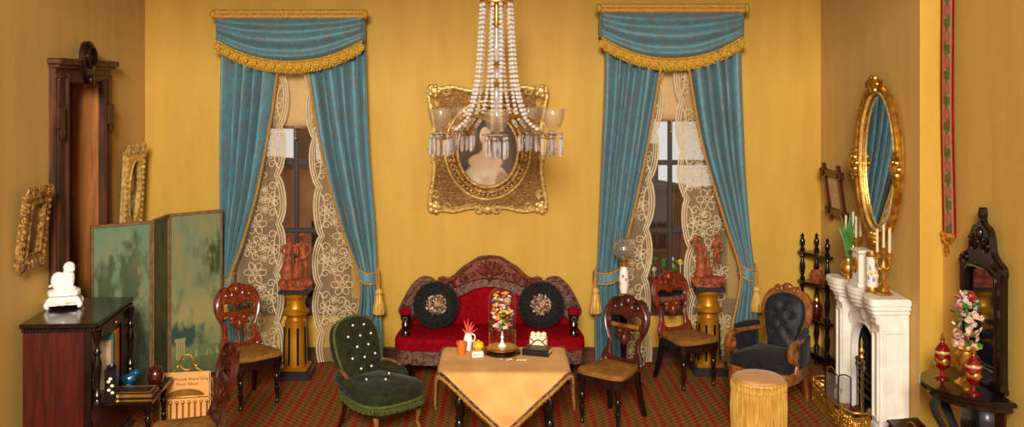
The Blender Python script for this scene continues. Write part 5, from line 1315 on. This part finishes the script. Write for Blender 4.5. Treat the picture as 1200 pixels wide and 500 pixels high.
MB().box((0,0,.02), (.19,.13,.04), None, .006).build('base', M_['marble'], c)
MB().plate([[(-.075,0),(.075,0),(.075,.22),(.05,.235),(-.05,.235),(-.075,.22)]], .10, .006, T(0,.05,.04) @ XZ).build('case', M_['marble'], c)
MB().box((0,0,.285), (.175,.12,.025), None, .006).build('cornice', M_['marble'], c)
d = MB().lathe([(.062,0),(.064,.012),(.055,.018),(.0,.012)], 28, T(0,-.05,.17) @ R(90,'X')).build('dial', M_['brass'], c)
MB().box((0,-.069,.185), (.005,.003,.04)).build('minute_hand', M_['ink'], d); MB().box((.012,-.069,.17), (.028,.003,.005)).build('hour_hand', M_['ink'], d)
v = thing('brass_vase', 'round brass vase of upright green leaves on the mantel', 'vase', (2.985,7.93,ZM))
MB().lathe([(.03,0),(.034,.008),(.022,.02),(.055,.05),(.068,.09),(.058,.13),(.035,.155),(.032,.175),(.042,.19),(.036,.188),(.028,.17),(0,.165)], 24).build('body', M_['brass'], v)
rnd = random.Random(8)
for k in range(16):
    a = rnd.uniform(0,6.28); r = rnd.uniform(.02,.085); h = rnd.uniform(.36,.56); 
    MB().tube(cr([(0.012*cos(a),.012*sin(a),.15),(r*.35*cos(a),r*.35*sin(a),.15+(h-.15)*.55),(r*cos(a),r*sin(a),h)],4), [.006,.012,.011,.002], 5, flat=(1,.35)).build('leaf', M_['leaf'], v)

# oval gilt mirror over the mantel
om = thing('oval_mirror', 'tall oval gilt mirror over the mantel reflecting the blue curtain', 'mirror', (XC-.055,7.60,1.51), -83.5)
a, c = .285, .575; el = lambda r, y, n=72: [((a+r)*cos(q),y,c+(c+r)*sin(q)) for q in np.linspace(0,2*pi,n+1)[:-1]]
fr = MB().plate([[(p[0],p[2]) for p in el(.05,0)], [(p[0],p[2]) for p in el(-.03,0)]], .035, .01, XZ).build('frame', M_['gold'], om)
MB().tube(el(.04,-.04), .024, 8, closed=True).build('outer_moulding', M_['gold'], fr)
MB().tube(el(-.015,-.04), .014, 8, closed=True).build('inner_moulding', M_['bright_gilt'], fr)
MB().plate([[(p[0],p[2]) for p in el(-.02,0)]], .006, 0, T(0,-.012,0) @ XZ).build('mirror_glass', M_['mirror'], om)
def clus(x, z, s):
    k = MB().ball((x,-.065,z), (.06*s,.04,.06*s), 10, 7)
    for n in range(6): an = n*1.047; k.ball((x+.055*s*cos(an),-.07,z+.055*s*sin(an)), (.028*s,.022,.028*s), 7, 5)
    for sg in (-1,1): k.tube([(x+p[1],-.06,z+sg*p[0]) if abs(x) > .1 else (x+sg*p[0],-.06,z+p[1]) for p in scroll(.10*s,0,.05*s,.012,1.4,2,10)], .013, 6)
    k.build('carved_ornament', M_['gold'], fr)
for x, z, s in ((-.325,.54,1.0),(.325,.54,1.0),(0,1.20,1.0),(0,-.04,.7)): clus(x, z, s)

# small dark carved frame near the corner
tf = thing('carved_frame', 'small dark carved wood frame with faded print near the right corner', 'picture', (XC-.015,8.60,1.50), 0, rot=(radians(8),0,radians(-90)))
w, h = .42, .44
for z in (.04,h-.04): MB().box((0,-.03,z), (w+.12,.035,.07), None, .01).build('rail', M_['mahogany'], tf)
for x in (-w/2+.03,w/2-.03): MB().box((x,-.028,h/2), (.07,.03,h+.10), None, .01).build('stile', M_['mahogany'], tf)
for sx in (-1,1):
    for sz in (0,1):
        k = MB()
        for n in range(3): k.ball((sx*(w/2+.02),-.04,(h-.04 if sz else .04)+(n-1)*.022), (.02,.02,.018), 7, 5)
        k.box((sx*(w/2-.03),-.05,(h-.04 if sz else .04)), (.05,.02,.05), None, .012); k.build('leaf_knob', M_['mahogany'], tf)
MB().grid(lambda u,v: (-.16+.32*u,-.022,.38-.32*v), 40, 40, colfn=lambda u,v: (176,132,96) if (v*14 % 1 < .35 and .2 < u < .8 and .2 < v < .8 and fbm(u*30,v*14,2) > -.1) else mixc((214,176,144),(198,156,120),fbm(u*4,v*4,1)+.5)).build('print', M_['paint'], tf)

# bell pull
bp = thing('bell_pull', 'long embroidered bell pull with red edges hanging on the right wall', 'bell pull', (XR-.01,6.905,0), -90)
def bpc(u, v):
    s = v*11; i = int(s); f = s-i; x = u-.5
    if abs(x) > .40: return (150,30,36)
    base = (170,140,96)
    d = (x/.30)**2+((f-.35)/.26)**2
    if d < 1: return mixc((186,106,100),(156,76,76), d+.4*fbm(u*9,v*70,3))
    if abs(x-.16*sin(s*3.1)) < .12 or (f > .66 and abs(x) < .3): return mixc((112,110,52),(82,84,40), fbm(u*8,v*60,5)+.5)
    return base
MB().grid(lambda u,v: (-.085+.17*u+.01*sin(v*7),-.012-.008*sin(v*5)-.006*sin(pi*u),3.7-2.1*v), 20, 300, colfn=bpc).build('embroidered_band', M_['needlework'], bp, solid=.006)
for sx in (-1,1): MB().tube([(sx*.086+.01*sin(v*7),-.014-.008*sin(v*5),3.7-2.1*v) for v in np.linspace(0,1,40)], .008, 6).build('red_piping', M_['red_velvet'], bp)
MB().box((.005,-.02,1.60), (.19,.022,.035), None, .006).lathe([(.07,0),(.075,-.03),(.03,-.05),(.012,-.06)][::-1], 14, T(.005,-.02,1.59) @ S(1,.3,1)).build('finial', M_['gold'], bp)
MB().tube([(.005+.028*cos(q),-.02,1.50+.038*sin(q)) for q in np.linspace(0,2*pi,17)[:-1]], .007, 6, closed=True).build('ring', M_['brass'], bp)

# console with tall mirror on the right wall
CX, CY, CZ = 3.285, 6.30, .70
ct = thing('console_table', 'dark half-round console table with curved legs at the right edge', 'console', (CX,CY,0), -90)
MB().plate([[(.40*cos(q),-.40*sin(q)) for q in np.linspace(0,pi,33)]], .03, .008, T(0,0,CZ-.03)).build('top', M_['black_wood'], ct)
MB().plate([[(.35*cos(q),-.35*sin(q)) for q in np.linspace(0,pi,33)]], .05, .006, T(0,0,CZ-.08)).build('frieze', M_['dark_wood'], ct)
for an in (-65,0,65):
    m_ = R(an); MB().tube([m_ @ Vector(p) for p in cr([(0,-.30,CZ-.07),(0,-.34,CZ-.16),(0,-.26,CZ-.32),(0,-.18,CZ-.46),(0,-.22,CZ-.60),(0,-.27,.02)],6)], [.04,.038,.03,.028,.03,.04], 8, flat=(.6,1.2)).build('leg', M_['slate'], ct)
MB().box((0,-.012,CZ/2-.05), (.56,.022,CZ-.1), None, .004).build('back_board', M_['dark_wood'], ct)
MB().plate([[(.3*cos(q),-.3*sin(q)) for q in np.linspace(0,pi,25)]], .025, .006, T(0,0,.10)).build('lower_shelf', M_['dark_wood'], ct)
tm = thing('pier_mirror', 'tall mirror in dark carved wood frame standing on the console', 'mirror', (CX+.02,CY+.02,CZ+.001), -90)
o = mirror(cr([(0,1.18),(.02,1.175),(.03,1.13),(.022,1.10),(.05,1.07),(.10,1.05),(.14,.98),(.155,.90),(.20,.86),(.275,.82),(.285,.76),(.275,.70),(.275,.10),(.29,.03),(.28,0)],4)+[Vector((0,0))])
i_ = mirror(cr([(0,.78),(.10,.775),(.17,.74),(.20,.68),(.20,.14),(.19,.11)],4)+[Vector((0,.11))])
fr = MB().plate([o, i_], .045, .012, XZ).build('frame', M_['black_wood'], tm)
MB().tube([(p[0],-.047,p[1]) for p in i_], .010, 6, closed=True).build('inner_moulding', M_['dark_wood'], fr)
MB().plate([inset(i_ if sarea(i_) > 0 else i_[::-1], -.01)], .006, 0, T(0,-.012,0) @ XZ).build('mirror_glass', M_['old_mirror'], tm)
k = MB()
for sx in (-1,1): k.tube([(sx*p[0],-.05,p[1]) for p in scroll(.08,.93,.055,.012,1.5,.6,10)], .012, 6); k.tube([(sx*p[0],-.05,p[1]) for p in scroll(.19,.81,.035,.01,1.4,0,10)], .010, 6)
k.ball((0,-.045,1.0), (.03,.025,.05)); k.ball((0,-.03,1.13), (.026,.022,.04)); k.build('carving', M_['black_wood'], fr)
def goblet(label, x, y):
    t = thing('lidded_goblet', label, 'goblet', (x,y,CZ+.0005), 0, 'ruby and gold lidded goblets')
    MB().lathe([(.045,0),(.045,.008),(.015,.02),(.01,.05),(.02,.06)], 20).build('foot', M_['ruby'], t)
    MB().lathe([(.018,.058),(.045,.085),(.052,.12),(.05,.16),(.046,.175)], 24).build('bowl', M_['ruby'], t)
    MB().lathe([(.051,.172),(.054,.18),(.051,.19)], 24).build('gilt_band', M_['bright_gilt'], t)
    MB().lathe([(.0525,.112),(.0535,.12),(.0525,.128)], 24).ball((0,-.048,.12), (.024,.008,.026)).ball((-.045,-.015,.12), (.010,.022,.026)).build('gilt_decoration', M_['gold'], t)
    l = MB().lathe([(.05,.19),(.046,.20),(.03,.225),(.016,.24),(.012,.255)], 24).build('lid', M_['ruby'], t)
    MB().lathe([(.012,.254),(.02,.265),(.008,.28),(.014,.29),(0,.31)], 12).build('finial', M_['gold'], l)
goblet('ruby lidded goblet on the far side of the gilt flower urn', 3.06, 6.42)
goblet('ruby lidded goblet nearest the right edge in front of the gilt urn', 3.11, 6.10)
u = thing('flower_urn', 'gilt urn of pink and white porcelain flowers on the console', 'urn', (3.15,6.27,CZ+.0005))
MB().lathe([(.07,0),(.075,.015),(.05,.03),(.04,.05),(.055,.08),(.075,.14),(.08,.19),(.06,.21),(.05,.23),(.075,.26),(.085,.275),(.06,.275),(0,.26)], 24, rip=.03, rn=8).build('body', M_['gold'], u)
for k in range(10):
    a_ = 2*pi*k/10; MB().ball((.078*cos(a_),.078*sin(a_),.265), (.02,.02,.016), 7, 5).build('rim_ornament', M_['bright_gilt'], u)
rnd = random.Random(21); fc = [(190,134,122),(206,180,160),(172,98,94),(198,164,140),(176,36,42),(196,184,166)]
for k in range(95):
    z = rnd.uniform(.27,.62); w = .095*(1-((z-.36)/.30)**2)**.5 if z > .36 else .08; a_ = rnd.uniform(0,6.28); r = w*rnd.uniform(.5,1); s = rnd.uniform(.017,.027); m_ = T(r*cos(a_),r*sin(a_),z) @ R(rnd.uniform(0,360)) @ R(rnd.uniform(20,80),'X')
    if k % 4 == 3: MB().plate([[(-.006,0),(.02,.016),(.05,0),(.02,-.016)]], .003, 0, m_).build('leaf', M_['leaf'], u)
    else:
        col = rnd.choice(fc); b = MB()
        for q_ in range(5): b.ball((s*.6*cos(q_*1.257),s*.6*sin(q_*1.257),0), (s*.55,s*.55,s*.3), 6, 4, m_, col=col)
        b.ball((0,0,s*.2), s*.35, 6, 4, m_, col=mixc(col,(250,220,150),.5)); b.build('flower', M_['paint_gloss'], u)
MB().tube([(0,0,.25),(0,0,.52)], .012, 8).build('stem', M_['leaf'], u)

# ================================================================ CHANDELIER
ch = thing('chandelier', 'crystal chandelier with bead chains and glass cups before the portrait', 'chandelier', (.012,7.40,2.40))
Zc = lambda y: CAMZ-(y-VY)*7.4/F-2.40
MB().lathe([(.012,Zc(2)),(.012,ZT-2.40-.06)], 10).lathe([(.012,ZT-2.46),(.07,ZT-2.43),(.08,ZT-2.401),(0,ZT-2.401)], 20).build('ceiling_rod', M_['brass'], ch)
MB().lathe([(.12,Zc(4)),(.135,Zc(3)),(.135,Zc(-2)),(.11,Zc(-4)),(.03,Zc(-8))], 32).build('crown', M_['brass'], ch)
MB().lathe([(.016,Zc(0)),(.02,Zc(8)),(.018,Zc(18)),(.03,Zc(28)),(.036,Zc(31)),(.014,Zc(33))], 16).build('brass_stem', M_['brass'], ch)
MB().lathe([(.018,Zc(33)),(.02,Zc(40)),(.034,Zc(55)),(.036,Zc(62)),(.02,Zc(72))], 20).build('glass_stem', M_['prism'], ch)
MB().lathe([(.02,Zc(72)),(.03,Zc(74)),(.02,Zc(77))], 16).lathe([(.02,Zc(97)),(.03,Zc(99)),(.02,Zc(102))], 16).lathe([(.02,Zc(134)),(.045,Zc(138)),(.05,Zc(142)),(.03,Zc(150)),(.012,Zc(158)),(0,Zc(160))], 18).build('hub', M_['brass'], ch)
MB().ball((0,0,Zc(87)), .05, 10, 7).build('crystal_ball', M_['prism'], ch)
MB().lathe([(.02,Zc(102)),(.034,Zc(112)),(.036,Zc(124)),(.02,Zc(134))], 20).build('glass_column', M_['prism'], ch)
Rr = .455
bead = MB().ball((0,0,0), (.0175,.0175,.015), 7, 5)
def bead_chain(path, step=.030, r=.0175):
    P = cr(path, 24); acc = 0; b = MB(); last = P[0]
    pts = [P[0]]
    for q_ in P[1:]:
        d = (q_-last).length
        if d >= step: pts.append(q_); last = q_
    for k, p_ in enumerate(pts): b.ball(p_, (r,r,r*.85), 7, 5)
    return b
prm = MB().lathe([(.0,0),(.015,-.012),(.0175,-.06),(.015,-.125),(0,-.145)], 4).ball((0,0,.014), .015, 6, 5)
pr0 = None
for k in range(5):
    a_ = radians(-90+72*k); ca, sa = cos(a_), sin(a_); rot = R(-90+72*k)
    ax, ay = Rr*ca, Rr*sa; zc = -.02
    MB().tube([rot @ Vector(p_) for p_ in cr([(.03,0,.0),(.12,0,.045),(.22,0,.06),(.31,0,.0),(.37,0,-.085),(.43,0,-.10),(Rr,0,-.05)],6)], .0155, 7).build('arm', M_['brass'], ch)
    cp = MB().lathe([(.02,-.05),(.03,-.03),(.065,-.005),(.088,.05),(.094,.10),(.102,.135),(.097,.135),(.088,.10),(.082,.05),(.055,.0),(.0,-.01)], 24, T(ax,ay,zc+.005)).build('glass_cup', M_['cup_glass'], ch)
    MB().lathe([(.012,-.09),(.022,-.07),(.05,-.052),(.085,-.048),(.085,-.042),(.03,-.04)], 20, T(ax,ay,zc)).build('drip_pan', M_['prism'], cp)
    for j in range(6):
        q_ = 2*pi*j/6+.3; o = prm.build('prism', M_['prism'], ch) if pr0 is None else pr0.copy()
        if pr0 is None: pr0 = o
        else: COL.objects.link(o); o.parent = ch
        o.location = (ax+.078*cos(q_), ay+.078*sin(q_), zc-.085); o.rotation_euler = (0,0,q_)
    # bead chains from the crown to the arm, and a swag to the next arm
    for da, rr, zz in ((-.11,Rr-.10,-.03),(.11,Rr-.10,-.03)):
        A = lambda r, z, w: (r*cos(a_+da*w), r*sin(a_+da*w), z)
        t0 = 1 if da else 0
        if da: path = [A(.12,Zc(6),2.4),A(.135,Zc(45),2.3),A(.155,Zc(85),2.0),A(.19,Zc(115),1.6),A(.25,Zc(138),1.2),A(rr,zz-.015,1)]
        else: path = [A(.11,Zc(6),1),A(.115,Zc(50),1),A(.125,Zc(100),1),A(.14,Zc(130),1),A(.15,Zc(146),1)]
        bead_chain(path).build('bead_chain', M_['bead'], ch)
